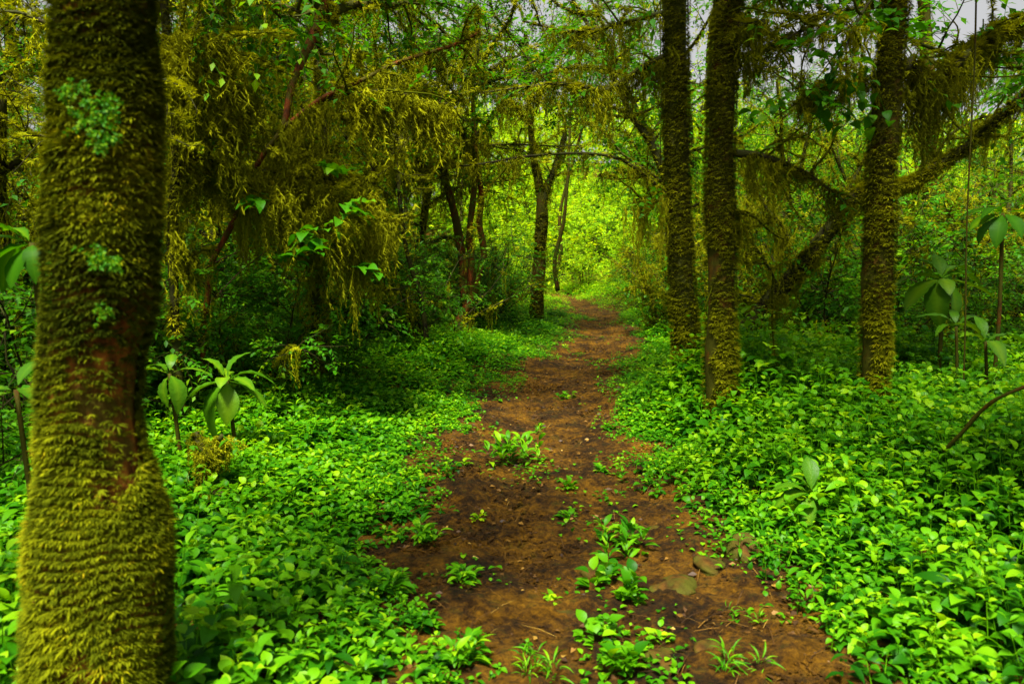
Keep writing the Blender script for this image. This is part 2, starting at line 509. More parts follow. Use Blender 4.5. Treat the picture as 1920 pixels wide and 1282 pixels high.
def twigs(mbw, mbl, B, D, L, rg, nleaf=9, lsize=.09, droop=.25, r=.004, tmpl=None, wood=True, pairs=False, spread=1.0):
    """straight-ish drooping twigs with leaves; B,D (k,3), L (k,)"""
    k = len(B)
    if k == 0: return
    D = nrm(D); L = np.broadcast_to(L, (k,)).astype(float)
    tmpl = tmpl or L_LO
    S = nrm(np.cross(D, UP + rg.normal(0, .15, (k, 3)))); 
    if wood and mbw is not None:
        m = 4; u = np.linspace(0, 1, m)
        C = B[:, None] + D[:, None] * (L[:, None, None] * u[None, :, None]) - UP * (droop * L[:, None, None] * u[None, :, None] ** 2)
        rr = r * (1 - .75 * u)[None, :, None]
        o1 = S; o2 = np.cross(D, S)
        ring = [o1, -o1 * .5 + o2 * .87, -o1 * .5 - o2 * .87]
        V = np.stack([C + q[:, None] * rr for q in ring], 2)      # k,m,3,3
        V = V.reshape(-1, 3)
        off = np.arange(k)[:, None, None] * m * 3
        i = np.arange(m - 1)[None, :, None] * 3; j = np.arange(3)[None, None]; j2 = (j + 1) % 3
        q = np.stack([off + i + j, off + i + j2, off + i + 3 + j2, off + i + 3 + j], -1)
        mbw.add(V, q.reshape(-1, 4), None, .5)
    n = nleaf
    u = (np.arange(n)[None] + rg.random((k, n)) * .6 + .3) / n
    u = u * .88 + .12
    pos = B[:, None] + D[:, None] * (L[:, None] * u)[..., None] - UP * (droop * L[:, None] * u ** 2)[..., None]
    sg = np.where(np.arange(n) % 2 == 0, 1., -1.)[None, :, None]
    dr = D[:, None] * rg.uniform(.3, .9, (k, n, 1)) + S[:, None] * sg * spread + rg.normal(0, .28, (k, n, 3)) - UP * rg.uniform(0, .5, (k, n, 1))
    upv = UP + rg.normal(0, .3, (k * n, 3))
    Sz = lsize * rg.uniform(.6, 1.2, k * n)
    Fm = frames(dr.reshape(-1, 3), upv) * Sz[:, None, None]
    base = np.repeat(rg.random(k), n)
    mbl.inst(tmpl, Fm, pos.reshape(-1, 3), np.clip(.55 * base + .45 * rg.random(k * n), 0, 1))


def wander(p, d, L, n, jit, rg, grav=0.0):
    P = [np.array(p, float)]; d = nrm(np.array(d, float)); st = L / n
    for k in range(n):
        d = nrm(d + rg.normal(0, jit, 3) + UP * grav); P.append(P[-1] + d * st)
    return np.array(P)


def branchlets(P, n, L, rg, t0=.15, elev=.2, flat=.6):
    """bases and directions of side shoots on a polyline"""
    f = (t0 + (1 - t0) * rg.random(n)) * (len(P) - 1); i = np.minimum(f.astype(int), len(P) - 2); g = (f - i)[:, None]
    B = P[i] * (1 - g) + P[i + 1] * g; d = nrm(P[i + 1] - P[i])
    S = rg.normal(0, 1, (n, 3)); S[:, 2] *= flat
    S = nrm(S - d * (S * d).sum(1, keepdims=True))
    return B, nrm(S + d * rg.uniform(.2, .9, (n, 1)) + UP * elev), L * rg.uniform(.5, 1.2, n)


# ================================================================== THE SETTING
def axis(segs):
    o = []
    for a, b, s in segs:
        o.append(np.arange(a, b, s))
    o.append([segs[-1][1]]); return np.concatenate(o)


xs = axis([(-300, -60, 30), (-60, -14, 2), (-14, -4, .4), (-4, -1.2, .07), (-1.2, 2.6, .028), (2.6, 6, .09), (6, 16, .4), (16, 60, 2), (60, 300, 30)])
ys = axis([(-60, -4, 4), (-4, 2, .3), (2, 2.4, .05), (2.4, 7, .028), (7, 14, .06), (14, 36, .18), (36, 60, 1), (60, 120, 6), (120, 420, 40)])
X, Y = np.meshgrid(xs, ys)
Z = height(X, Y)
l_, r_ = side(X, Y)
onp = sstep(.25, -.15, np.maximum(l_, r_))
near = sstep(30, 12, Y)
Z = Z + near * (.020 * fbm(X * 4, Y * 4, 0, 4, 41) + onp * (.026 * np.abs(fbm(X * 11, Y * 9, 0, 3, 42)) - .03 * np.clip(fbm(X * 2.1, Y * 1.6, 0, 2, 44) - .1, 0, 1)))
mb = MB()
nx, ny = len(xs), len(ys)
ii = (np.arange(ny - 1)[:, None] * nx + np.arange(nx - 1)[None]).ravel()
mb.add(np.stack([X, Y, Z], -1).reshape(-1, 3), np.stack([ii, ii + 1, ii + nx + 1, ii + nx], 1))
tag(mb.obj("ground", M['soil']), "damp red brown earth of the forest floor and footpath", None, None, 'structure')


# ------------------------------------------------------------------ ground cover (stuff)
def cover(name, label, x0, x1, y0, y1, dens, lsize, hgt, tmpl, mat, which, stems=True, nodes=4, lim=9, keepf=None, seed=0):
    rg = np.random.default_rng(seed)
    n = int((x1 - x0) * (y1 - y0) * dens)
    x = rg.uniform(x0, x1, n); y = rg.uniform(y0, y1, n)
    vis = np.abs(x) < y * .70 + .9
    x, y = x[vis], y[vis]
    l, r = side(x, y)
    s = l if which == 'L' else r
    pn = fbm(x * 1.1, y * 1.1, 0, 3, seed + 3)
    s = s + .16 * sstep(5, 8, y)
    prob = sstep(-.12, .35, s + .25 * pn)
    if keepf is not None: prob = prob * keepf(x, y, s)
    ok = (rg.random(len(x)) < prob) & (s < lim)
    x, y, s, pn = x[ok], y[ok], s[ok], pn[ok]
    z = height(x, y)
    k = len(x)
    clump = fbm(x * .9, y * .9, 0, 2, seed + 40)
    H = hgt * (1 + .55 * clump) * (.22 + .78 * sstep(0.1, 1.3, s)) * rg.uniform(.65, 1.15, k) * (1 + .25 * pn)
    Ls = lsize * (.5 + .5 * sstep(0, .9, s)) * rg.uniform(.5, 1.28, k) * (1 + .2 * vnoise(x * 2, y * 2, 0, seed + 41))
    lean = rg.normal(0, .18, (k, 2))
    ml, ms = MB(), MB()
    az = rg.uniform(0, 6.28, k)
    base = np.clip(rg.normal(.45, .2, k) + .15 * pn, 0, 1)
    tip = np.stack([x + lean[:, 0] * H, y + lean[:, 1] * H, z + H], 1)
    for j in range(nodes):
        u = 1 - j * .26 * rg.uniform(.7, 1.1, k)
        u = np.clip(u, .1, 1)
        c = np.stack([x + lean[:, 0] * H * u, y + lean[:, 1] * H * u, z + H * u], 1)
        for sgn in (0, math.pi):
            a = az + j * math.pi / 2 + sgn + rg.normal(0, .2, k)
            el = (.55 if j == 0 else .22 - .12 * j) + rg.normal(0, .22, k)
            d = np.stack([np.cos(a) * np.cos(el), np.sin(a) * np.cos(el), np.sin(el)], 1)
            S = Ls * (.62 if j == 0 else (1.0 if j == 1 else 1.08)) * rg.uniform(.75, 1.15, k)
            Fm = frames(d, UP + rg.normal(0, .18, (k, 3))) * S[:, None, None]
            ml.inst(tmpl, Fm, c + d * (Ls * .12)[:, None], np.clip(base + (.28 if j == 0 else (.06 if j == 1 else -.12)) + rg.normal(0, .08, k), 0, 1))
    if stems:
        p0 = np.stack([x, y, z - .02], 1); th = rg.uniform(0, 3.14, k)
        wv = np.stack([np.cos(th), np.sin(th), 0 * th], 1) * .0028
        V = np.stack([p0 + wv, p0 - wv, tip - wv * .6, tip + wv * .6], 1).reshape(-1, 3)
        ml.add(V, (np.arange(k)[:, None] * 4 + np.arange(4)[None]), None, .75)
    o = ml.obj(name, M[mat]); tag(o, label, None, None, 'stuff')
    return k


def patchy(x, y, s): return sstep(.15, .5, fbm(x * 1.2, y * 1.2, 0, 2, 91)) * .8


def shallow(x, y, s):          # thin the left bank where bare soil shows near the camera
    return 1 - .6 * sstep(.2, .6, fbm(x * 1.3, y * 1.6, 0, 2, 77)) * sstep(4.2, 3.2, y)


cover("ground_cover", "knee high mass of opposite leaved green herbs right of the path", 0.4, 7.5, 1.9, 8.5, 215, .102, .42, L_NEAR, 'cover', 'R', lim=6, seed=1)
cover("ground_cover", "low bright green herb carpet on the left bank of the path", -6.5, 1.0, 1.9, 8.5, 245, .084, .22, L_NEAR, 'cover', 'L', lim=6, keepf=shallow, seed=2)
cover("ground_cover", "herb carpet on the left bank further along the path", -9, 2.2, 8.5, 20, 120, .10, .24, L_LO, 'cover', 'L', False, 4, 8, None, 3)
cover("ground_cover", "herb growth beyond the right hand trunks", 1.0, 10, 8.5, 20, 120, .11, .32, L_LO, 'cover', 'R', False, 4, 8, None, 4)
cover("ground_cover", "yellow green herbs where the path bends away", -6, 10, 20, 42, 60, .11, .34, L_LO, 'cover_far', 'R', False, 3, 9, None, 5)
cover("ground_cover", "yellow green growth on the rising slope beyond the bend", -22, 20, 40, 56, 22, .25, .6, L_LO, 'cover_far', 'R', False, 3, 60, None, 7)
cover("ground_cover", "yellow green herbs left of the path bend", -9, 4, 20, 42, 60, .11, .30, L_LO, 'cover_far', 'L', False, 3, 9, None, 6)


cover("tall_herbs", "narrow leaved taller herbs mixed through the right hand bank", 0.6, 8, 2.2, 12, 45, .125, .52, L_LONG, 'cover', 'R', True, 5, 7, patchy, 21)
cover("tall_herbs", "narrow leaved paler herbs mixed through the left hand bank", -8, 1, 2.2, 12, 40, .11, .30, L_LONG, 'cover', 'L', True, 4, 7, patchy, 22)


def creep():
    rg = np.random.default_rng(8); n = 60000
    y = 2.2 + 16 * rg.random(n) ** 1.5; x = rg.uniform(-2.5, 4.2, n)
    l, r = side(x, y); s = np.maximum(l, r)
    pn = fbm(x * 1.8, y * 1.8, 0, 3, 55)
    strip = np.exp(-((x - np.interp(y, [2.5, 3.3, 4.2, 6, 8], [.62, .5, .42, .15, .2])) / .16) ** 2) * sstep(7.5, 6, y)
    ok = (s < .9) & ((rg.random(n) < sstep(-.25, .45, s * .8 + pn * .65 - .12)) | (rg.random(n) < strip * sstep(-.1, .5, pn) * .8))
    x, y = x[ok], y[ok]; k = len(x); z = height(x, y)
    d = rg.normal(0, 1, (k, 3)); d[:, 2] = rg.uniform(.1, .5, k)
    m = MB(); m.inst(L_NEAR, frames(d) * (rg.uniform(.018, .045, k))[:, None, None], np.stack([x, y, z + rg.uniform(.004, .035, k)], 1), rg.uniform(.2, .9, k))
    tag(m.obj("creeping_weeds", M['cover']), "tiny round leaved weeds creeping over the path edges", None, None, 'stuff')
    # litter
    n = 24000; y = 2.2 + 20 * rg.random(n) ** 1.2; x = rg.uniform(-2, 4, n); l, r = side(x, y)
    ok = np.maximum(l, r) < .5; x, y = x[ok], y[ok]; k = len(x)
    d = rg.normal(0, 1, (k, 3)); d[:, 2] *= .12
    m = MB(); h = k * 2 // 3
    z = height(x, y) + .010
    m.inst(L_LO, frames(d[:h], UP + rg.normal(0, .5, (h, 3))) * rg.uniform(.008, .05, h)[:, None, None], np.stack([x, y, z], 1)[:h], rg.random(h) ** 1.7)
    stick = T_([(0, .01, 0), (0, -.01, 0), (.5, -.012, .05), (.5, .012, .05), (1, .004, 0), (1, -.004, 0)], [(0, 1, 2, 3), (3, 2, 5, 4)])
    m.inst(stick, frames(d[h:]) * rg.uniform(.03, .17, k - h)[:, None, None], np.stack([x, y, z + .006], 1)[h:], rg.random(k - h) ** 2)
    tag(m.obj("leaf_litter", M['straw']), "fallen leaf scraps and straws strewn on the muddy path", None, None, 'stuff')
    n = 60000; y = 2.2 + 14 * rg.random(n) ** 1.3; x = rg.uniform(-1.6, 3.6, n); l, r = side(x, y)
    ok = (np.maximum(l, r) < .3) & (rg.random(n) < sstep(-.3, .5, fbm(x * 2.5, y * 2.5, 0, 2, 61))); x, y = x[ok], y[ok]; k = len(x)
    cr = T_([(0, 0, .5), (.5, .1, 0), (.1, .55, .05), (-.5, .05, 0), (0, -.5, -.05), (.05, 0, -.5)], (), [(0, 1, 2), (0, 2, 3), (0, 3, 4), (0, 4, 1), (5, 2, 1), (5, 3, 2), (5, 4, 3), (5, 1, 4)])
    m = MB(); d = rg.normal(0, 1, (k, 3)); m.inst(cr, frames(d) * (rg.uniform(.006, .016, k) + .040 * rg.random(k) ** 6)[:, None, None], np.stack([x, y, height(x, y) + .004], 1))
    tag(m.obj("soil_crumbs", M['soil'], smooth=False), "crumbs and clods of damp earth on the path", None, None, 'stuff')


creep()

# ================================================================== TREES WITH A TRUNK OF THEIR OWN
def crown(parent, origin, rg, n_limb=7, rad=2.6, lmat='leaf_mid', leaves=9, lsize=.095, up=.5, zlo=0.0, start=None, name="crown", droop=.3, moss=True, wood='bark', limb_r=.05, local=True):
    """limbs, twigs and leaves as parts of a tree. coordinates relative to the parent"""
    wd, lf, mo = MB(), MB(), MB()
    for k in range(n_limb):
        az = k / n_limb * 6.28 + rg.uniform(-.4, .4)
        o = origin + UP * rg.uniform(0, 1) * zlo
        d = A(math.cos(az), math.sin(az), up + rg.normal(0, .25))
        P = wander(o, d, rad * rg.uniform(.7, 1.2), 8, .16, rg, -.01)
        tube(wd, P, np.linspace(limb_r, .015, len(P)), 5)
        if moss:
            moss_on(mo, P, np.linspace(limb_r, .02, len(P)), 260, .06, rg, True, thr=-.6)
            beards_on(mo, P, 3, .15, .7, rg, True)
        B, D, L = branchlets(P, 9, rad * .38, rg)
        for b, dd, ll in zip(B, D, L):
            Q = wander(b, dd, ll, 5, .18, rg, -.03)
            tube(wd, Q, np.linspace(.014, .005, len(Q)), 4)
            b2, d2, l2 = branchlets(Q, 7, .5, rg, .1, .05)
            twigs(wd, lf, b2, d2, l2, rg, leaves, lsize, droop)
            if moss and rg.random() < .5: beards_on(mo, Q, 2, .1, .5, rg, True)
    wd.obj("branches", M[wood], parent); lf.obj(name, M[lmat], parent)
    if moss: mo.obj("hanging_moss", M['beard'], parent)


def rel(P, o): return np.asarray(P, float) - np.asarray(o, float)


# ---- the big foreground trunk
def foreground_tree():
    rg = np.random.default_rng(5); Yd = 2.25
    spec = [(-1300, 215, 170), (-800, 200, 175), (-420, 192, 180), (-200, 196, 182), (-40, 196, 190), (100, 195, 196), (200, 200, 208), (330, 196, 214), (430, 190, 218), (560, 190, 222), (640, 176, 206), (760, 168, 200),
            (850, 176, 205), (930, 186, 240), (1000, 190, 272), (1150, 190, 284), (1282, 190, 288), (1450, 190, 320), (1600, 190, 380), (1660, 190, 400)]
    P = [at(c, y, Yd) for y, c, w in spec]; W = [w * .5 / FPX * Yd - .026 for y, c, w in spec]
    P = np.array(P)[::-1]; W = np.array(W)[::-1]
    n = 150
    u = np.linspace(0, len(P) - 1, n); P2 = smooth(P, n); W2 = np.interp(u, np.arange(len(P)), W)
    base = A(P2[0][0], P2[0][1], float(height(P2[0][0], P2[0][1])) - .02)
    t = thing("mossy_tree", base, "thick foreground tree trunk wrapped in shaggy olive moss at the left edge", "tree")
    m = MB(); tube(m, rel(P2, base), W2 - .012, 72, .13, 3, 6)
    m.obj("trunk", M['bark_hero'], t)
    mo = MB()
    # bare bark patches facing the camera's right
    spots = [(at(245, 720, Yd), .10, .18), (at(262, 815, Yd), .05, .10), (at(238, 870, Yd), .05, .09), (at(205, 1215, Yd), .045, .10), (at(250, 1245, Yd), .05, .06), (at(135, 268, Yd), .025, .03)]

    def mask(p, N, tt):
        k = np.ones(len(p), bool)
        q = p + base
        for c, rx, rz in spots:
            dd = ((q[:, 0] - c[0]) / rx) ** 2 + ((q[:, 2] - c[2]) / rz) ** 2
            dn = dd + .5 * vnoise(q[:, 0] * 30, q[:, 1] * 30, q[:, 2] * 20, 9)
            k &= ~((dn < 1) & (N[:, 1] < .1) & (rg.random(len(p)) < .8))
        return k
    moss_on(mo, rel(P2, base), W2, 36000, .031, rg, False, thr=-2, mask=mask)
    mo.obj("moss", M['moss_hero'], t)
    # little ferns growing on the moss
    for (px, py, s) in [(205, 210, .05), (165, 225, .04), (190, 262, .045), (150, 180, .04), (185, 490, .045), (212, 497, .03), (200, 585, .025)]:
        c = at(px, py, Yd - .17); fe = MB()
        for q in range(22):
            c = at(px, py, Yd - .17) + rg.normal(0, s * .5, 3) * A(1, .2, .8)
            az = rg.uniform(0, 6.28); d = nrm(A(math.cos(az), -.7, math.sin(az)))
            k = 4; uu = np.linspace(.2, 1, k); pos = rel(c + d * s * .5 * uu[:, None], base)
            sd_ = nrm(np.cross(d, A(0, 1, .2)))
            dd = np.vstack([sd_ + d * .5] * k + [-sd_ + d * .5] * k)
            fe.inst(L_LO, frames(dd + rg.normal(0, .4, dd.shape), A(0, -1, .3) + rg.normal(0, .5, dd.shape)) * (s * .26), np.vstack([pos, pos]), rg.random(2 * k))
        fe.obj("fern", M['leaf_mid'], t)
    crown(t, rel(P2[-1], base), rg, 4, 1.5, 'leaf_mid', 6, .1, .9, .3, local=True)


foreground_tree()


def px_line(pts, n=None):
    """pts: (px, py, Y) rows -> smoothed world polyline"""
    P = np.array([at(*p) for p in pts]); return smooth(P, n or max(12, len(pts) * 6))


def hero_tree(name, label, pts, widths, mats=('bark_orange', 'moss'), dens=2600, size=.055, crown_kw=None, branches=(), bare=None, group=None, seed=0, cat="tree", trunk_beards=6, sides=28, thr=-.45, extra=None, yk=1.0):
    pts = [(a, b, c * yk) for a, b, c in pts]
    dens = dens * 2.2
    rg = np.random.default_rng(seed + 100)
    P = px_line(pts, 60); Yd = np.array([p[2] for p in pts]); W = np.interp(np.linspace(0, 1, 60), np.linspace(0, 1, len(widths)), [w * .5 / FPX * y for w, y in zip(widths, Yd)])
    if P[0][2] > P[-1][2]: P = P[::-1]; W = W[::-1]
    x0, y0 = P[0][0], P[0][1]; z0 = float(height(x0, y0))
    if P[0][2] > z0:                         # carry the trunk down into the ground
        d = nrm(P[0] - P[3]); d = nrm(d + A(0, 0, -.5)); L = (P[0][2] - z0 + .1) / max(-d[2], .2)
        ex = np.array([P[0] + d * L * q for q in (1, .66, .33)]); P = np.vstack([ex, P]); W = np.concatenate([[W[0] * 1.75, W[0] * 1.3, W[0] * 1.08], W])
    base = A(P[0][0], P[0][1], min(z0, P[0][2] + .08))
    t = thing(name, base, label, cat, group)
    m = MB(); tube(m, rel(P, base), np.maximum(W - size * .35, W * .7), sides, .13, seed, 5); m.obj("trunk", M[mats[0]], t)
    mo = MB(); moss_on(mo, rel(P, base), np.maximum(W - size * .2, W * .78), dens, size, rg, size < .03, thr=thr, mask=bare(base) if bare else None)
    if trunk_beards: beards_on(mo, rel(P, base), trunk_beards, .15, .5, rg, False, .1, .3, 1)
    if mo.v: mo.obj("moss", M[mats[1]], t)
    for b in branches:
        (bp, w0, w1, nb, kw) = b
        bp = [(a, b_, c * yk) for a, b_, c in bp]; w0 *= yk; w1 *= yk
        Q = px_line(bp); Wb = np.linspace(w0, w1, len(Q)) * .5
        Ql = rel(Q, base)
        mbb = MB(); tube(mbb, Ql, Wb, 8, .18, seed + 1, 8)
        ob = mbb.obj("branch", M[kw.get('bark', 'bark_dark')], t)
        mm = MB(); moss_on(mm, Ql, Wb, kw.get('dens', 900), kw.get('size', .05), rg, True, thr=kw.get('thr', -.5), shelf=False)
        if nb: beards_on(mm, Ql, int(nb * 1.5), kw.get('l0', .15), kw.get('l1', .8), rg, False, kw.get('bw', .16))
        if kw.get('side', 0):
            B, D, L = branchlets(Ql, kw['side'], kw.get('sl', .8), rg, .05, .15, .8)
            for bb, dd, ll in zip(B, D, L):
                q = wander(bb, dd, ll, 7, .2, rg, kw.get('grav', -.04)); tube(mbb_s := MB(), q, np.linspace(.012, .004, len(q)), 4)
                mm.v += [x for x in mbb_s.v]; mm.q += [x + mm.n for x in mbb_s.q]; mm.t += [x + mm.n for x in mbb_s.t]; mm.a += [x * .2 for x in mbb_s.a]; mm.n += mbb_s.n
                moss_on(mm, q, np.full(len(q), .014), 2600, .04, rg, True, thr=-.2, shelf=False)
                if rg.random() < .6: beards_on(mm, q, 2, .1, .45, rg, True, .12)
        if mm.v: mm.obj("moss", M['moss'], ob)
        if kw.get('leaf', 0):
            lf = MB(); B, D, L = branchlets(Ql, kw['leaf'], kw.get('tl', .45), rg, .1, .1)
            twigs(lf, lf, B, D, L, rg, kw.get('nl', 7), kw.get('ls', .09), .35, tmpl=L_NEAR if kw.get('ls', .09) > .1 else L_LO)
            lf.obj("leaves", M[kw.get('lm', 'leaf_mid')], ob)
    if crown_kw is not None:
        kw = dict(rad=2.6, n_limb=7, up=.5); kw.update(crown_kw)
        crown(t, rel(P[-1], base), rg, **kw)
    if extra: extra(t, base, rg)
    return t


def bare_left(px0, px1, Yd, frac=.4):
    """bare bark on the left flank between two picture heights"""
    z1 = at(1400, px0, Yd)[2]; z0 = at(1400, px1, Yd)[2]

    def mk(base):
        def f(p, N, t):
            q = p + base
            edge = vnoise(q[:, 0] * 14, q[:, 1] * 14, q[:, 2] * 6, 3) * .5
            return ~((q[:, 2] > z0) & (q[:, 2] < z1) & (N[:, 0] + edge < -frac - .25) & (N[:, 1] < .5))
        return f
    return mk


# right-hand group of three mossy trunks
hero_tree("mossy_tree", "dark mossy trunk, the one nearest the path of the three right of it", [(1290, 716, 11), (1286, 640, 11), (1277, 500, 11), (1270, 350, 11), (1268, 200, 11), (1267, 60, 11), (1264, -120, 11), (1270, -320, 11)],
          [54, 54, 50, 48, 48, 46, 44, 36], ('bark', 'moss'), 3200, .05, dict(rad=2.3, n_limb=5, lmat='leaf_mid', zlo=-.3), seed=1, yk=0.755, thr=-3, trunk_beards=5,
          branches=[([(1266, 95, 11), (1200, 130, 11), (1140, 168, 11.3), (1060, 158, 11.6), (980, 165, 12), (900, 175, 12.3)], .10, .03, 16, dict(side=10, leaf=14, l1=.7)),
                    ([(1248, 362, 11), (1200, 322, 10.8), (1160, 298, 10.7), (1100, 288, 10.6), (1000, 292, 10.5), (900, 308, 10.4), (840, 312, 10.4)], .06, .025, 6, dict(side=6, leaf=6, l1=.4, dens=500)),
                    ([(1262, 20, 11), (1180, 40, 11.2), (1080, 60, 11.6), (980, 40, 12)], .08, .03, 9, dict(side=9, leaf=16)),
                    ([(1275, 300, 11), (1240, 372, 10.9), (1215, 372, 10.8), (1190, 374, 10.8)], .04, .02, 6, dict(side=3, leaf=4, l1=.9))])
hero_tree("mossy_tree", "mossy trunk with orange bare bark, middle one of the three right of the path", [(1352, 760, 9), (1350, 650, 9), (1352, 540, 9), (1350, 420, 9), (1350, 300, 9), (1353, 200, 9), (1358, 100, 9), (1368, -20, 9), (1375, -200, 9), (1380, -380, 9)],
          [66, 62, 58, 58, 55, 55, 52, 52, 48, 40], ('bark_orange', 'moss'), 3600, .045, dict(rad=2.6, lmat='leaf_mid', zlo=-1.5), seed=2, yk=.755, thr=-3, bare=bare_left(465, 745, 6.8), trunk_beards=4,
          branches=[([(1372, 288, 9), (1410, 290, 8.9), (1450, 300, 8.8), (1500, 320, 8.8), (1550, 352, 8.7), (1590, 385, 8.6)], .09, .035, 12, dict(side=8, leaf=4, l1=.6, size=.055)),
                    ([(1374, 110, 9), (1430, 95, 9.2), (1500, 60, 9.4), (1570, 10, 9.6), (1640, -60, 10)], .055, .025, 8, dict(side=9, leaf=9, l1=.45, ls=.11, lm='leaf_dark')),
                    ([(1372, 40, 9), (1400, 50, 8.8), (1435, 45, 8.6)], .14, .09, 9, dict(side=4, leaf=3, size=.08, l1=.5)),
                    ([(1373, 380, 9), (1400, 440, 9.2), (1440, 500, 9.5), (1470, 560, 9.8)], .05, .02, 5, dict(side=6, l1=.5))])
hero_tree("mossy_tree", "mossy trunk standing in the herbs, rightmost of the three right of the path", [(1638, 790, 8), (1640, 700, 8), (1643, 600, 8), (1645, 520, 8), (1650, 420, 8), (1652, 330, 8), (1662, 200, 8), (1670, 100, 8), (1682, -20, 8), (1690, -200, 8), (1694, -380, 8)],
          [52, 53, 53, 60, 60, 54, 52, 49, 47, 42, 36], ('bark_orange', 'moss'), 3600, .045, dict(rad=2.4, lmat='leaf_mid', zlo=-1.2), seed=3, yk=0.775, thr=-3, bare=bare_left(500, 760, 6.2, .55), trunk_beards=3,
          branches=[([(1640, 142, 8), (1590, 158, 8), (1540, 170, 8.1), (1500, 185, 8.2)], .06, .03, 10, dict(side=4, leaf=4, l1=.5)),
                    ([(1700, 120, 8.1), (1740, 160, 8.3), (1800, 110, 8.6), (1850, 75, 9), (1920, 40, 9.4)], .17, .12, 26, dict(side=8, leaf=3, size=.085, dens=1200, l1=.8, l0=.25)),
                    ([(1655, -30, 8), (1620, 20, 7.6), (1590, 80, 7.3), (1585, 150, 7.1)], .03, .012, 2, dict(leaf=16, ls=.105, tl=.45, lm='leaf_dark', nl=6, side=3)),
                    ([(1648, 10, 8), (1560, 30, 7.8), (1510, 100, 7.6), (1500, 170, 7.5)], .03, .012, 2, dict(leaf=12, ls=.105, tl=.45, lm='leaf_dark', nl=6, side=4))])
hero_tree("forked_tree", "slim forked mossy tree with orange brown bark, standing where the path narrows", [(1004, 622, 17), (1008, 540, 17), (1012, 470, 17), (1016, 400, 17), (1010, 340, 17), (1000, 290, 17), (992, 200, 17), (985, 60, 17)],
          [34, 30, 27, 25, 18, 15, 14, 10], ('bark_orange', 'moss'), 700, .06, dict(rad=3.0, lmat='leaf_mid', zlo=-1.0), seed=4, trunk_beards=7,
          branches=[([(1016, 390, 17), (1026, 350, 17), (1042, 310, 17), (1060, 250, 17.3)], .19, .09, 8, dict(side=5, leaf=4))])


def more_stems(rows, matn='bark_red'):
    def f(t, base, rg):
        for pts, w0, w1 in rows:
            Q = rel(px_line(pts, 30), base); m = MB(); W = np.linspace(w0, w1, len(Q)) * .5
            tube(m, Q, W, 10, .2, 9, 8); o = m.obj("stem", M[matn], t)
            mm = MB(); moss_on(mm, Q, W, 500, .05, rg, True, thr=.0); beards_on(mm, Q, 3, .1, .5, rg, False)
            mm.obj("moss", M['moss'], o)
    return f


hero_tree("twisted_tree", "twisted thin stemmed tree with reddish stems crossing near its base", [(862, 614, 14), (880, 560, 14), (884, 500, 14), (880, 440, 14), (886, 380, 14), (893, 310, 14), (888, 220, 14), (880, 60, 14)],
          [26, 20, 18, 16, 16, 15, 13, 10], ('bark_red', 'moss'), 350, .05, dict(rad=3.0, lmat='leaf_dark', zlo=-1.2), seed=5, thr=0, trunk_beards=4,
          branches=[([(835, 320, 14.4), (800, 320, 14), (760, 270, 13.4), (720, 320, 12.8), (680, 360, 12.4)], .14, .07, 14, dict(side=9, leaf=6)), ([(893, 300, 14), (860, 230, 13.6), (800, 160, 13), (700, 140, 12.4)], .09, .04, 12, dict(side=12, leaf=14)), ([(890, 260, 14), (940, 200, 13.6), (1000, 150, 13), (1090, 120, 12.6)], .09, .04, 10, dict(side=12, leaf=14))],
          extra=more_stems([([(838, 622, 13.6), (860, 600, 13.8), (885, 560, 14), (902, 500, 14), (908, 470, 14), (898, 420, 14), (903, 370, 14.1), (896, 325, 14)], .13, .10),
                            ([(872, 560, 14.2), (866, 480, 14.3), (852, 400, 14.4), (835, 330, 14.5), (828, 240, 14.6)], .17, .12)]))


def moss_mound(t, base, rg):
    """moss-laden boughs that arch over and hang down like a shaggy mound"""
    rows = [([(585, 420, 8.6), (540, 340, 8.4), (490, 322, 8.3), (455, 345, 8.2)], .07, .03),
            ([(590, 400, 8.6), (600, 320, 8.4), (640, 325, 8.3), (675, 370, 8.2), (690, 420, 8.2)], .07, .03),
            ([(588, 420, 8.6), (570, 350, 8.2), (545, 335, 7.8), (520, 370, 7.6)], .06, .03),
            ([(590, 430, 8.6), (625, 370, 8.2), (655, 400, 7.9), (665, 470, 7.8)], .06, .03),
            ([(592, 430, 8.6), (600, 300, 8.9), (560, 290, 9.2), (500, 300, 9.4)], .06, .03)]
    for pts, w0, w1 in rows:
        Q = rel(px_line([(a, b, c * .87) for a, b, c in pts], 30), base); m = MB(); W = np.linspace(w0, w1, len(Q)) * .5
        tube(m, Q, W, 7); o = m.obj("branch", M['bark_dark'], t)
        mm = MB(); moss_on(mm, Q, W, 2600, .07, rg, True, thr=-1, shelf=False); beards_on(mm, Q, 20, .25, 1.0, rg, False, .2)
        B, D, L = branchlets(Q, 12, .5, rg, .1, -.1, .7)
        for b, d, l in zip(B, D, L):
            q = wander(b, d, l, 6, .15, rg, -.12); moss_on(mm, q, np.full(len(q), .02), 2400, .05, rg, True, thr=-1, shelf=False); beards_on(mm, q, 2, .15, .6, rg, False, .16)
        mm.obj("hanging_moss", M['moss'], o)
    lf = MB()
    for (px, py, Yq) in [(500, 375, 7.4), (485, 370, 7.5), (575, 450, 7.4), (600, 430, 7.5), (520, 480, 7.4), (680, 400, 7.5), (640, 385, 7.5), (560, 470, 7.4), (660, 500, 7.5), (590, 310, 7.6)]:
        c = at(px, py, Yq * .88) - base; D = rg.normal(0, 1, (2, 3)); D[:, 2] = .1
        twigs(lf, lf, np.array([c, c]), D, np.array([.25, .2]), rg, 5, .13, .4, tmpl=L_NEAR)
    lf.obj("leaves", M['leaf_mid'], t)


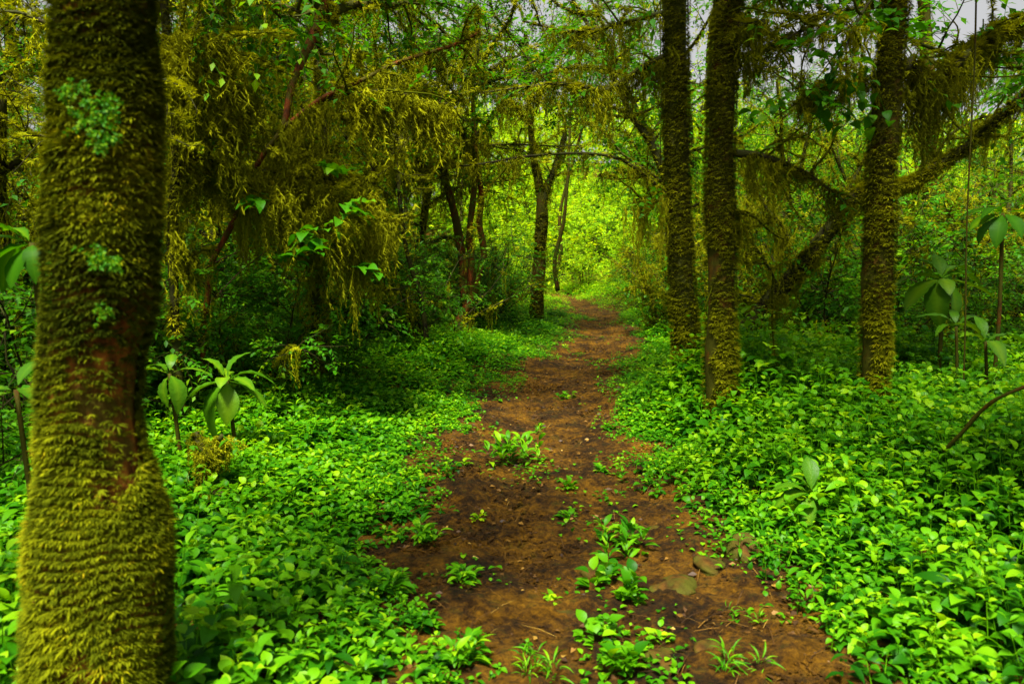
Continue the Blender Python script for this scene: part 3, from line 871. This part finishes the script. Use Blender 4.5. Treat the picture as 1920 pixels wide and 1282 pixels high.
hero_tree("mossy_tree", "leaning moss draped tree with a shaggy mound of hanging moss left of the path", [(585, 728, 9.4), (588, 690, 9.4), (600, 600, 9.3), (592, 520, 9.1), (585, 440, 8.8), (592, 400, 8.7), (610, 300, 9), (600, 150, 9.4), (590, 0, 9.8), (590, -150, 10)],
          [60, 48, 38, 36, 32, 26, 20, 18, 16, 14], ('bark_dark', 'moss'), 1300, .06, dict(rad=2.0, n_limb=3, lmat='leaf_mid', zlo=-.6), seed=6, yk=.87, trunk_beards=14, extra=moss_mound)
hero_tree("red_tree", "crooked slender tree with a bare red lower stem beside the big leaved plant", [(365, 772, 7), (378, 690, 7), (383, 620, 7), (392, 530, 7), (398, 490, 7), (420, 450, 7), (445, 400, 7.1), (465, 350, 7.2), (490, 295, 7.2), (530, 240, 7.2), (548, 160, 7.3), (590, 60, 7.5), (625, -40, 7.7)],
          [18, 16, 15, 15, 14, 15, 15, 15, 17, 15, 20, 24, 22], ('bark_red', 'moss'), 1500, .05, dict(rad=1.8, n_limb=5, lmat='leaf_mid', zlo=-.4), seed=7, thr=.12, trunk_beards=14,
          branches=[([(528, 245, 7.2), (575, 205, 7.2), (622, 175, 7.2), (680, 150, 7.4), (740, 120, 7.6), (850, 85, 8), (900, 60, 8.2)], .05, .035, 12, dict(side=9, leaf=6, bark='bark_red', thr=.1, l1=.6)),
                    ([(600, 188, 7.2), (680, 175, 7.3), (740, 172, 7.4), (790, 190, 7.5), (840, 195, 7.6)], .05, .02, 20, dict(side=8, leaf=5, l1=.75, l0=.3, bw=.2)),
                    ([(490, 290, 7.2), (440, 268, 7.0), (400, 262, 6.8), (360, 230, 6.6), (325, 190, 6.5)], .02, .01, 4, dict(side=4, leaf=6, bark='bark_red', thr=.3))])
hero_tree("mossy_tree", "dark tree hung with a wide moss curtain just right of the foreground trunk", [(330, 640, 6.4), (325, 520, 6.4), (322, 420, 6.3), (330, 300, 6.2), (318, 180, 6.2), (312, 60, 6.3), (300, -80, 6.4)],
          [26, 24, 24, 24, 24, 22, 20], ('bark_dark', 'moss'), 1200, .05, dict(rad=1.6, n_limb=4, lmat='leaf_dark', zlo=-.2), seed=8, trunk_beards=10,
          branches=[([(318, 120, 6.2), (350, 75, 6.2), (390, 78, 6.2), (425, 140, 6.3), (445, 200, 6.4)], .09, .04, 34, dict(side=10, leaf=3, l0=.3, l1=.9, bw=.2, size=.07)),
                    ([(325, 320, 6.3), (360, 300, 6.5), (400, 305, 6.8), (440, 310, 7)], .07, .04, 16, dict(side=6, l0=.2, l1=.6, bw=.2, size=.07)),
                    ([(328, 420, 6.3), (345, 470, 6.4), (370, 500, 6.6)], .05, .02, 4, dict(side=3))])
hero_tree("leaning_tree", "dark mossy trunk leaning steeply up to the right behind the rightmost trunk", [(1385, 640, 11), (1440, 570, 10.8), (1500, 505, 10.6), (1560, 425, 10.4), (1615, 362, 10.2), (1690, 350, 10), (1760, 312, 9.8), (1830, 262, 9.6), (1880, 215, 9.4), (1960, 150, 9.2)],
          [44, 40, 37, 33, 29, 26, 25, 24, 24, 24], ('bark_dark', 'moss'), 1300, .05, dict(rad=1.8, n_limb=5, lmat='leaf_mid'), seed=9, yk=.86, thr=-.9, trunk_beards=30,
          branches=[([(1740, 325, 9.9), (1775, 260, 9.9), (1830, 225, 9.9), (1890, 210, 9.9)], .04, .02, 4, dict(side=5)),
                    ([(1560, 425, 10.4), (1590, 360, 10.4), (1625, 290, 10.4), (1650, 240, 10.4)], .05, .03, 8, dict(side=6, leaf=4)),
                    ([(1500, 505, 10.6), (1470, 430, 10.6), (1430, 380, 10.6), (1400, 300, 10.7)], .05, .02, 12, dict(side=6, l0=.2))])
hero_tree("bare_tree", "thin orange barked tree seen against the sky beside the rightmost trunk", [(1748, 520, 14), (1745, 400, 14), (1742, 300, 14), (1744, 200, 14), (1738, 100, 14), (1732, 0, 14), (1725, -100, 14)],
          [30, 28, 28, 28, 26, 25, 22], ('bark_orange', 'moss'), 500, .05, dict(rad=2.0, lmat='leaf_mid'), seed=10, trunk_beards=4)


# ================================================================== REPEATED TREES AND SHRUBS
def proto_tree(name, hgt, rad, lmat, seed, lean=.1, leaves=9, lsize=.1, moss=True, zl=.45, stems=1, lp=1.0, mk=1.0):
    rg = np.random.default_rng(seed)
    t = thing(name, (0, 0, 0), "x", "tree")
    tr, wd, lf, mo = MB(), MB(), MB(), MB()
    for s in range(stems):
        a = rg.uniform(0, 6.28)
        P = wander(A(.15 * s, .1 * s, -.1), A(math.cos(a) * (lean + .2 * (stems > 1)), math.sin(a) * (lean + .2 * (stems > 1)), 1), hgt, 14, .09, rg, .03)
        W = np.linspace(.055 + hgt * .009, .03, len(P))
        tube(tr, P, W, 9, .15, seed)
        moss_on(mo, P, W, 420, .075, rg, True, thr=-.5)
        beards_on(mo, P, int(7 * mk), .2, .9, rg, True)
        nl = int(10 / stems) + 2
        for k in range(nl):
            f = zl + (1 - zl) * (k / nl) ** .9; i = min(int(f * 14), 13)
            az = k * 2.4 + rg.uniform(-.5, .5)
            L = rad * (1.15 - .55 * abs(f - .6) * 2) * rg.uniform(.75, 1.15)
            Q = wander(P[i], A(math.cos(az), math.sin(az), .25 + .6 * f), L, 7, .16, rg, -.02)
            tube(wd, Q, np.linspace(.035, .010, len(Q)), 5)
            if moss:
                moss_on(mo, Q, np.full(len(Q), .03), 420, .075, rg, True, thr=-.7, shelf=False); beards_on(mo, Q, int(5 * mk), .2, .9, rg, True, .22)
            B, D, LL = branchlets(Q, 8, rad * .36, rg)
            for b, d, l in zip(B, D, LL):
                q = wander(b, d, l, 4, .2, rg, -.04); tube(wd, q, np.linspace(.012, .004, len(q)), 3)
                b2, d2, l2 = branchlets(q, 7, .45, rg, .0, .05)
                if rg.random() < lp: twigs(wd, lf, b2, d2, l2, rg, leaves, lsize, .3)
                else:
                    for bb, d3 in zip(b2[:4], d2[:4]):
                        q3 = wander(bb, d3, .5, 4, .3, rg, -.08); tube(wd, q3, np.linspace(.007, .003, 5), 3); moss_on(mo, q3, np.full(5, .012), 1500, .05, rg, True, thr=-.5, shelf=False)
                if moss and rg.random() < .45 * mk: beards_on(mo, q, 1, .15, .7, rg, True, .2)
    tr.obj("trunk", M['bark_dark'], t); wd.obj("branches", M['bark_dark'], t); lf.obj("crown", M[lmat], t)
    mo.obj("hanging_moss", M['beard'], t)
    return t


def proto_shrub(name, hgt, rad, lmat, seed, n=9, leaves=9, lsize=.085, tmpl=None, moss=0, spread=.55):
    rg = np.random.default_rng(seed)
    t = thing(name, (0, 0, 0), "x", "shrub")
    wd, lf, mo = MB(), MB(), MB()
    for k in range(n):
        az = k / n * 6.28 + rg.uniform(-.4, .4); s = spread * rg.uniform(.2, 1.3)
        P = wander(A(math.cos(az) * .15, math.sin(az) * .15, -.05), A(math.cos(az) * s, math.sin(az) * s, 1), hgt * rg.uniform(.7, 1.15), 8, .14, rg, -.03)
        tube(wd, P, np.linspace(.018, .005, len(P)), 4)
        if moss: moss_on(mo, P, np.full(len(P), .02), 700, .06, rg, True, thr=-.3, shelf=False); beards_on(mo, P, moss, .2, .8, rg, True, .14, .3, 1)
        B, D, L = branchlets(P, 9, rad * .6, rg, .12, .15)
        for b, d, l in zip(B, D, L):
            q = wander(b, d, l, 4, .18, rg, -.03); tube(wd, q, np.linspace(.007, .003, len(q)), 3)
            b2, d2, l2 = branchlets(q, 5, .34, rg, .1, .1)
            twigs(wd, lf, b2, d2, l2, rg, leaves, lsize, .25, .003, tmpl)
    wd.obj("stems", M['bark_dark'], t); lf.obj("foliage", M[lmat], t)
    if moss: mo.obj("hanging_moss", M['beard'], t)
    return t


def place(protos, spots, labels, cat, group, name=None):
    """spots rows: x, y, scale, rot, kind"""
    for k, (x, y, s, r, kd) in enumerate(spots):
        p = protos[kd]
        if not p.get('used'): o = p; p['used'] = 1
        else: o = copy_tree(p)
        o.location = (x, y, float(height(x, y)) - .03); o.rotation_euler = (0, 0, r); o.scale = (s, s, s)
        o['label'] = labels(x, y, kd); o['group'] = group; o['category'] = cat


PT_ = [proto_tree("moss_draped_tree", 8.5, 2.8, 'leaf_dark', 1, zl=.3), proto_tree("moss_draped_tree", 7.5, 2.6, 'leaf_mid', 2, .25, zl=.25),
       proto_tree("moss_draped_tree", 9.5, 3.0, 'leaf_mid', 3, .15, zl=.3, stems=2),
       proto_tree("yellow_green_tree", 7.0, 2.8, 'leaf_bright', 4, .15, 9, .12, True, .2), proto_tree("yellow_green_tree", 6.0, 2.4, 'leaf_bright', 5, .2, 10, .12, False, .15, 2)]
PT_ += [proto_tree("moss_hung_tree", 5.0, 2.1, 'leaf_dark', 6, .35, 8, .09, True, .25, 2, .6, 1.8), proto_tree("moss_hung_tree", 6.0, 2.5, 'leaf_mid', 7, .3, 8, .09, True, .3, 1, .7, 1.6),
        proto_tree("moss_hung_tree", 3.6, 1.9, 'leaf_dark', 8, .5, 8, .08, True, .2, 3, .25, 1.8)]
rs = np.random.default_rng(77)


def scatter(n, x0, x1, y0, y1, sep, cond, kinds, smin, smax, placed=None):
    out_ = []; placed = placed if placed is not None else []
    for _ in range(n * 40):
        if len(out_) >= n: break
        x, y = rs.uniform(x0, x1), rs.uniform(y0, y1)
        if abs(x) > y * .72 + 2.5 or not cond(x, y): continue
        if any((x - a) ** 2 + (y - b) ** 2 < sep * sep for a, b in placed): continue
        placed.append((x, y)); out_.append((x, y, rs.uniform(smin, smax), rs.uniform(0, 6.28), int(rs.choice(kinds))))
    return out_


def sL(x, y): return float(side(A(x), A(y))[0][0])
def sR(x, y): return float(side(A(x), A(y))[1][0])


LM = [(190, "the foreground trunk"), (325, "the curtain draped tree"), (420, "the big rosette plant"), (590, "the moss mound tree"), (740, "the left gap"), (875, "the twisted tree"),
      (1010, "the forked tree"), (1120, "the path bend"), (1275, "the path side trunk"), (1350, "the middle right trunk"), (1480, "the right gap"), (1645, "the rightmost trunk"), (1743, "the orange tree"), (1850, "the pale vine")]


def where(x, y):
    px = 960 + FPX * x / y
    if px < -150: return "off the left edge"
    if px > 2070: return "off the right edge"
    d, nm = min((abs(px - a), b) for a, b in LM)
    a = [q for q, b in LM if b == nm][0]
    dist = "close" if y < 10 else ("set back" if y < 16 else ("far" if y < 26 else ("farther" if y < 33 else ("deep" if y < 41 else "deepest"))))
    return dist + " behind " + nm + (("" if abs(px - a) < 25 else (" to the left" if px < a else " to the right")))


def tl(x, y, kd):
    return ["tall dark leaved mossy tree", "leaning mid green mossy tree", "two stemmed mid green tree", "yellow green tree hung with moss", "two stemmed yellow green tree",
            "two stemmed moss hung tree", "single stemmed moss hung tree", "low spreading moss hung tree"][kd] + " " + where(x, y)


fixed = [(-3.6, 10.5, 1, .3, 5), (-3.5, 13.4, 1.0, 2., 6), (-4.6, 12.2, .95, 1.2, 6), (-3.4, 15.0, 1, 4, 5), (-2.2, 16.8, 1, 1, 6), (-5.6, 9.0, .95, 5, 5), (-6.4, 12, 1.05, 3, 6), (-4.4, 7.6, .9, 2.2, 7), (-7.7, 11.2, .8, .2, 7),
         (-3.4, 21, 1.05, 2, 1), (-3.6, 18.5, 1.0, 5, 2), (4.6, 19, 1.1, 1, 1), (3.6, 16.5, .6, 1, 6), (4.1, 15.6, .95, 2.0, 1), (5.0, 22.5, 1.25, 4, 2), (6.6, 13.2, .5, 2, 1), (8.2, 13.4, .5, 0, 0), (5.0, 14.6, .5, 4, 2), (9.3, 14.6, .6, 5, 1), (6.6, 14.4, .55, 3, 0), (3.6, .6, 1.0, 1, 1), (5.2, 2.4, .95, 3, 0), (-3.4, 1.2, 1.0, 2, 1), (5.4, 23, .9, 1, 3), (5.2, 12.8, .5, 4, 7), (4.2, 12.0, .62, 1.4, 7), (6.4, 13.2, .6, 2.4, 7), (3.3, 11.8, .6, 5, 7), (7.8, 13.0, .62, 1, 7), (5.6, 15, .55, 2, 7), (8.8, 14.4, .6, 3, 7), (3.1, 15, .5, 2, 7)]  # three trees beside the camera are added out of view to shade the foreground
fx = [(a, b) for a, b, *_ in fixed]
spots = scatter(40, -22, 0, 9, 34, 1.7, lambda x, y: sL(x, y) > 2.6 + 5 * (y > 20), [0, 1, 2, 5, 6], .8, 1.15, list(fx))
spots += scatter(34, 4.2, 26, 15.5, 34, 1.8, lambda x, y: sR(x, y) > 2.6, [3, 4, 1, 0, 6, 2], .55, .82, list(fx))
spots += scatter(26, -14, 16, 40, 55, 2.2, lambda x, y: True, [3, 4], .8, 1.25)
spots = [(a, b, c * (.8 if b > 35 and a > 1 else 1), d, e) for a, b, c, d, e in spots]
spots += fixed
place(PT_, spots, tl, "tree", "background forest trees")

PS = [proto_shrub("shrub", 1.7, 1.2, 'leaf_dark', 11), proto_shrub("shrub", 2.3, 1.3, 'leaf_mid', 12, moss=3), proto_shrub("shrub", 1.9, 1.2, 'leaf_dark', 13, tmpl=L_SLIM, leaves=11, moss=3),
      proto_shrub("shrub", 2.0, 1.4, 'leaf_bright', 14, lsize=.1), proto_shrub("shrub", 1.3, 1.1, 'leaf_bright', 15, lsize=.11, tmpl=L_SLIM), proto_shrub("shrub", 1.5, 1.1, 'leaf_mid', 16)]


def sl(x, y, kd):
    col = ["dense dark green", "mid green moss hung", "narrow leaved dark", "tall yellow green", "low yellow green", "mid green leafy"][kd]
    return col + " shrub " + where(x, y)


pl = []
sp = scatter(80, -13, 0, 7.5, 22, .85, lambda x, y: sL(x, y) > (2.3 if y < 11 else 1.7), [0, 1, 2, 5, 5], .65, 1.2, pl)
sp += scatter(10, -6.5, -2.2, 4, 8, .9, lambda x, y: sL(x, y) > 2.6 and x < -.42 * y - .2, [0, 2, 5], .7, .95, pl)
sp += scatter(62, 1, 15, 9.2, 22, .85, lambda x, y: sR(x, y) > (2.2 if y < 15 else 1.1), [0, 1, 2, 5], .6, 1.05, pl)
sp = [(a, b, c * (1.25 if a > 3.5 and 10.3 < b < 16 else 1), d, e) for a, b, c, d, e in sp]
sp += [(-2.95, 7.3, .75, 1, 5), (-2.4, 7.7, .65, 2, 1), (-3.4, 8.1, .9, 3, 5), (-2.0, 8.7, .55, 4, 5), (-3.1, 6.5, .55, 5, 0), (-3.6, 7.0, .8, .4, 1), (-2.5, 8.5, .7, 1.4, 5),
       (4.4, 7.4, .40, 1, 5), (3.9, 7.9, .42, 2.1, 5), (5.0, 7.0, .45, 3, 5), (2.9, 8.1, .32, 4, 5), (5.5, 6.4, .42, 5, 5), (3.4, 7.2, .3, 1.9, 5),
       (1.2, 37, 1.3, 1, 3), (.2, 38.5, 1.4, 2, 3), (2.4, 36, 1.2, 3, 4), (3.4, 34.5, 1.3, 4, 3), (1.0, 34.2, .9, 5, 4), (1.9, 40, 1.6, 5, 3)]
sp += [(3.1, 8.6, .36, 1, 5), (3.7, 8.3, .42, 2, 4), (4.3, 8.9, .45, 3, 5), (2.5, 9.3, .35, 4, 0), (4.9, 8.2, .42, 5, 2), (5.6, 8.6, .5, .4, 0)]
sp += scatter(130, -12, 14, 21, 52, 1.1, lambda x, y: sR(x, y) > 1.0 or sL(x, y) > 1.4, [3, 4, 3, 5], .8, 1.5, pl)
place(PS, sp, sl, "shrub", "undergrowth shrubs")

# distant wood behind everything: one mass
def far_wood():
    rg = np.random.default_rng(3); n = 60000
    x = rg.uniform(-70, 75, n); y = rg.uniform(52, 80, n)
    top = 5 + 3.0 * vnoise(x * .12, y * .12, 0, 8) + 1.2 * vnoise(x * .5, y * .5, 0, 9)
    top = np.where(x > 12, top * .8, top + 4 * sstep(0, -15, x))
    z = height(x, y) + top * rg.random(n) ** .6
    m = MB(); d = rg.normal(0, 1, (n, 3)); m.inst(L_LO, frames(d, UP + rg.normal(0, .5, (n, 3))) * rg.uniform(.3, .6, n)[:, None, None], np.stack([x, y, z], 1))
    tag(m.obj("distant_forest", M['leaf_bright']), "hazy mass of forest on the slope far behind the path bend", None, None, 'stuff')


far_wood()

# ================================================================== BIG LEAVED PLANTS
def big_plant(name, label, root, leaves, stem_r=.012, lmat='broad', group=None, base_z=None, head=None):
    """leaves: (azimuth deg, elevation deg, length m, width factor)"""
    rg = np.random.default_rng(int(abs(root[0]) * 1000) + 7)
    gz = float(height(root[0], root[1])); base = A(root[0], root[1], gz)
    t = thing(name, base, label, "plant", group)
    H = root[2] - gz
    hd = A(0, 0, H)
    m = MB(); P = smooth([A(.04, .05, -.05), A(.03, .0, H * .5), hd], 10); tube(m, P, np.linspace(stem_r * 1.4, stem_r, 10), 7, .1, 2); m.obj("stem", M['bark_orange'], t)
    for (az, el, L, wf) in leaves:
        a, e = R_(az), R_(el); d = A(math.cos(a) * math.cos(e), math.sin(a) * math.cos(e), math.sin(e))
        m = MB()
        Fm = frames(d[None], UP + rg.normal(0, .12, 3)) * A(L, L * wf, L)[None, None, :]
        tv, tq, tt = L_HERO[int(rg.integers(0, 4))]
        V = (tv * A(1, 1, 1 + rg.normal(0, .2))) @ Fm[0].T + hd + d * .02
        av = np.full(len(V), rg.uniform(.2, .7)); av[2::3] += .3; av[0] += .3
        m.add(V, tq, tt, np.clip(av, 0, 1))
        m.obj("leaf", M[lmat], t)
    return t


hero_tree("mossy_stump", "low crooked mossy stump below the big rosette plant, just right of the foreground trunk", [(402, 985, 4.6), (392, 940, 4.6), (384, 890, 4.65), (380, 850, 4.7), (366, 812, 4.75)],
          [44, 40, 34, 30, 24], ('bark_dark', 'moss'), 3200, .045, None, seed=31, thr=-2, cat="stump", trunk_beards=8,
          branches=[([(382, 870, 4.65), (400, 840, 4.6), (418, 815, 4.6)], .05, .03, 5, dict(leaf=3, ls=.07, l1=.3)), ([(388, 930, 4.6), (412, 925, 4.5), (428, 960, 4.45)], .05, .03, 5, dict(l1=.3, size=.045))])
r1 = at(425, 712, 5.6)
big_plant("broad_leaved_plant", "large rosette plant of long drooping leaves beside the red stemmed tree", r1,
          [(12, 12, .30, 1.0), (350, -22, .34, 1.1), (290, -55, .30, 1.25), (225, -50, .40, 1.15), (200, -22, .30, 1.1), (160, 40, .24, 1.0), (60, 62, .24, .9), (275, 20, .16, 1.4), (25, -30, .30, 1.0), (110, 20, .26, 1.), (330, 5, .25, 1)])
r1b = at(318, 700, 5.3)
big_plant("broad_leaved_plant", "smaller rosette plant half hidden between the foreground trunk and the big rosette", r1b,
          [(10, 15, .24, 1.0), (100, 60, .18, .9), (320, -40, .24, 1.2), (200, 10, .2, 1.1), (260, -50, .2, 1.2), (160, 35, .18, 1)])
r2 = at(1765, 522, 7.4)
big_plant("broad_leaved_plant", "dark broad leaved rosette plant standing right of the rightmost mossy trunk", r2,
          [(170, 20, .42, .9), (10, 12, .40, .9), (350, -18, .50, .95), (200, -20, .46, 1.1), (230, -45, .42, 1.2), (80, 65, .28, 1.0), (150, 45, .26, .9), (185, 2, .5, .9), (300, -50, .38, 1.3), (30, 35, .4, .8), (260, -10, .25, 1.2)], .016)
r3 = at(1848, 640, 6.3)
big_plant("broad_leaved_plant", "dark pointed rosette plant among the herbs at the right edge", r3,
          [(175, 35, .28, .8), (5, 18, .36, .8), (90, 60, .24, .9), (200, 15, .26, 1.), (340, -15, .3, 1.1), (130, 50, .26, .8), (270, 0, .24, 1.1)])
r4 = at(1793, 612, 6.8)
big_plant("broad_leaved_plant", "small dark rosette plant left of the pointed one at the right edge", r4,
          [(165, 38, .30, .7), (80, 60, .2, .8), (10, 30, .26, .8), (200, 5, .22, 1), (320, 0, .24, 1)])
r5 = at(1522, 925, 4.35)
big_plant("broad_leaved_plant", "young broad leaved plant rising out of the herbs beside the path", r5,
          [(85, 62, .20, 1.25), (175, 18, .20, 1.1), (185, 2, .20, 1.15), (280, -72, .24, 1.5), (140, 50, .14, .8), (20, 10, .14, 1.1), (240, -30, .2, 1.2)], .007)
r6 = at(60, 455, 3.4)
big_plant("broad_leaved_plant", "dark plant with big hanging leaves left of the foreground trunk", r6,
          [(190, 10, .22, 1.1), (220, -30, .24, 1.2), (160, -20, .24, 1.1), (20, 15, .13, 1.2), (250, -50, .20, 1.2), (200, 30, .2, 1.1), (300, -35, .15, 1.1), (150, 20, .2, 1)], .012, 'leaf_dark')
r7 = at(30, 730, 3.3)
big_plant("broad_leaved_plant", "low broad leaved plant at the left edge behind the foreground trunk", r7,
          [(200, 5, .24, 1.1), (330, 5, .2, 1.1), (250, -20, .22, 1.2), (170, -10, .24, 1.1), (80, 50, .18, 1)], .01)
r8 = at(1880, 400, 6.6)
big_plant("broad_leaved_plant", "tall plant with wide dark leaves hanging at the right edge", r8,
          [(190, -15, .30, 1.0), (230, -40, .30, 1.1), (160, 5, .32, 1.0), (280, -30, .26, 1.1), (210, 20, .26, .9), (340, 0, .3, 1.), (180, -50, .3, 1.1)], .014, 'leaf_dark')

# ================================================================== WEEDS ON THE PATH
def weed(px, py, s, label, n=14, tall=1.0, round_=False, seed=0, grass=False):
    s *= 1.25; rg = np.random.default_rng(seed + 500); p = gp(px, py); z = float(height(p[0], p[1])); lf = MB()
    k = n
    for c in range(max(2, int(s * 26))):
        ox, oy = rg.normal(0, s * .3, 2) if c else (0, 0)
        if c:
            e_ = nrm(A(-oy, ox, 0)) * .003
            lf.add([A(0, 0, .004) + e_, A(0, 0, .004) - e_, A(ox, oy, .012) - e_, A(ox, oy, .012) + e_], [(0, 1, 2, 3)], None, .6)
        az = rg.uniform(0, 6.28, k); el = rg.uniform(.1, 1.1, k) * tall
        d = np.stack([np.cos(az) * np.cos(el), np.sin(az) * np.cos(el), np.sin(el)], 1)
        S = rg.uniform(.45, 1.15, k) * (s * .17 + .035)
        hb = rg.uniform(0, s * .4, k) ** 1.0
        sc_ = A(1, .35, 1) if grass else A(1, 1, 1)
        lf.inst(L_NEAR if round_ else L_LONG, frames(d, UP + rg.normal(0, .2, (k, 3))) * S[:, None, None] * sc_, np.stack([ox + 0 * az, oy + 0 * az, hb], 1) + d * .02, np.clip(rg.normal(.6, .2, k), 0, 1))
    o = lf.obj("weed", M['cover' if s > .1 else 'cover_far']); o.location = (p[0], p[1], z - .005)
    tag(o, label, "weed", "weeds growing on the path")


weed(955, 868, .34, "largest weed clump in the path, standing in its narrow middle stretch", 12, 1, False, 1)
weed(1180, 1015, .25, "leafy upright weed rosette in the middle of the path near the mossy stones", 14, 1.1, False, 2)
weed(1140, 1085, .18, "round leaved weed clump just below the upright rosette in the path", 12, 1, True, 3)
weed(1190, 1120, .13, "small leaved weed trailing down the path below the round leaved clump", 12, .8, True, 4)
weed(1070, 915, .09, "small fresh weed alone on bare mud above the twin seedlings", 12, 1, True, 5)
weed(1070, 965, .09, "low yellowish seedling cluster under the small fresh weed", 10, .6, True, 6)
weed(903, 970, .07, "tiny seedling near the left edge of the path", 7, .8, True, 7)
weed(866, 1085, .15, "flat leaved weed spreading on the left path edge", 14, .7, False, 8)
weed(868, 882, .07, "little weed at the left edge beside the largest clump", 8, .8, True, 9)
weed(1125, 885, .11, "scrappy weed on the right half of the path beyond the small fresh weed", 9, .6, True, 10)
weed(1120, 1200, .14, "weed clump with rounded leaves at the near end of the path", 13, .7, True, 11)
weed(1030, 1125, .07, "tiny two leaved seedling on the mud left of the weed row", 7, .7, True, 12)
weed(1185, 1250, .15, "weed tuft at the bottom middle of the path", 14, .9, True, 13)
weed(1400, 1170, .10, "small grassy tuft on the right side of the near path", 10, 1, False, 14, True)
weed(1370, 1255, .15, "pale grassy weed tuft at the bottom edge right of the middle", 16, 1, False, 15, True)
weed(1490, 1110, .09, "small weed by the herbs at the right path edge", 9, .7, True, 16)
weed(880, 1245, .20, "broad leaved weed clump at the bottom edge left of the middle", 14, .9, False, 17)
weed(985, 1265, .16, "narrow leaved tuft at the bottom left corner of the path", 14, 1, False, 18, True)
weed(1240, 1195, .08, "tiny round leaved weed right of the near clump", 8, .6, True, 19)
weed(1062, 742, .14, "faint green weed patch in the path beyond the largest clump", 9, .5, True, 20)
weed(1010, 800, .12, "slender weed just behind the largest clump in the path", 8, 1.1, False, 21)
weed(735, 1120, .20, "long leaved plantain like weed in the left bank near the path", 12, .9, False, 22)
weed(790, 1010, .20, "broad tongue leaved weed at the left path edge", 12, .9, False, 23)
weed(1440, 1010, .12, "seedling growing over the mossy stone at the right path edge", 10, .6, True, 24)
weed(655, 1200, .22, "big tongue leaved weed low in the left foreground bank", 10, .9, False, 25)


# ------------------------------------------------------------------ stones and sticks
def stone(px, py, sx, sy, sz, label, seed):
    rg = np.random.default_rng(seed); p = gp(px, py)
    m = MB(); nu, nv = 28, 14; v = []
    for j in range(nv + 1):
        ph = math.pi * j / nv
        for i in range(nu):
            th = 2 * math.pi * i / nu; d = A(math.sin(ph) * math.cos(th), math.sin(ph) * math.sin(th), math.cos(ph)); v.append(d)
    v = np.array(v); nn = fbm(v[:, 0] * 1.3 + seed, v[:, 1] * 1.3, v[:, 2] * 1.3, 4, seed)
    v = v * (1 + .30 * nn)[:, None] * A(sx, sy, sz)
    q = [(j * nu + i, j * nu + (i + 1) % nu, (j + 1) * nu + (i + 1) % nu, (j + 1) * nu + i) for j in range(nv) for i in range(nu)]
    m.add(v, q); o = m.obj("stone", M['stone']); o.location = (p[0], p[1], float(height(p[0], p[1])) - sz * .25); o.rotation_euler = (0, 0, rg.uniform(0, 3))
    tag(o, label, "stone", "stones bedded in the path")


stone(1400, 1035, .19, .13, .10, "dark rounded mossy stone jutting from the right path edge", 1)
stone(1262, 1092, .16, .13, .05, "broad flat brown stone bedded in the path right of the weed row", 2)
stone(1222, 985, .09, .08, .045, "small olive stone behind the upright weed rosette", 3)
stone(1050, 1140, .09, .07, .04, "small mossy stone on the left half of the near path", 4)
stone(1110, 1060, .08, .07, .045, "mossy stone beside the round leaved weed clump", 5)
stone(1330, 1055, .12, .08, .035, "low muddy stone between the flat stone and the dark mossy one", 6)
stone(1245, 1225, .09, .08, .04, "half buried stone near the bottom edge of the path", 7)
stone(1330, 1215, .08, .06, .035, "little half buried stone right of the other near stone", 8)


def stick(name, label, pts, r0, r1, mat, cat="branch"):
    P = px_line(pts, 24); base = P[np.argmin(P[:, 2])].copy()
    m = MB(); tube(m, P - base, np.linspace(r0, r1, len(P)), 7, .15, 4, 20); o = m.obj(name, M[mat]); o.location = base
    tag(o, label, cat)


stick("fallen_branch", "curved bare brown stick poking from the herbs at the lower right", [(1770, 845, 4.4), (1800, 815, 4.3), (1840, 770, 4.2), (1880, 742, 4.1), (1960, 710, 4.0)], .012, .009, 'bark_orange')
stick("hanging_vine", "thin pale vine hanging straight down at the right beside the dark rosette", [(1832, -150, 6), (1828, 100, 6), (1818, 300, 6), (1812, 450, 6), (1810, 600, 6), (1806, 740, 6)], .006, .006, 'bark_orange', "vine")
stick("sapling", "thin orange sapling stem just right of the forked tree", [(1046, 545, 20), (1040, 490, 20), (1056, 420, 20), (1064, 340, 20), (1070, 200, 20.2)], .06, .03, 'bark_orange', "sapling")
stick("sapling", "bright thin leaning sapling between the forked tree and the path bend", [(1040, 520, 22), (1052, 470, 22), (1050, 400, 22), (1075, 300, 22), (1110, 180, 22)], .06, .03, 'bark_orange', "sapling")
stick("sapling", "dark thin sapling in the shade between the moss mound and the twisted tree", [(800, 640, 11), (790, 560, 11), (765, 480, 11), (750, 380, 11), (745, 250, 11)], .04, .025, 'bark_dark', "sapling")
stick("fallen_branch", "pale dry twig arching through the undergrowth behind the big rosette", [(610, 465, 7.4), (560, 462, 7.4), (500, 460, 7.3), (440, 475, 7.2), (350, 520, 7)], .008, .005, 'straw')
stick("fallen_branch", "pale dry twig slanting down behind the big rosette", [(500, 470, 7.6), (450, 510, 7.5), (400, 560, 7.3), (345, 600, 7.1)], .007, .004, 'straw')
stick("hanging_vine", "dark thin vine hanging beside the right hand trunk nearest the path", [(1240, -60, 9), (1238, 60, 9), (1240, 180, 9), (1238, 310, 9)], .006, .005, 'bark_dark', "vine")
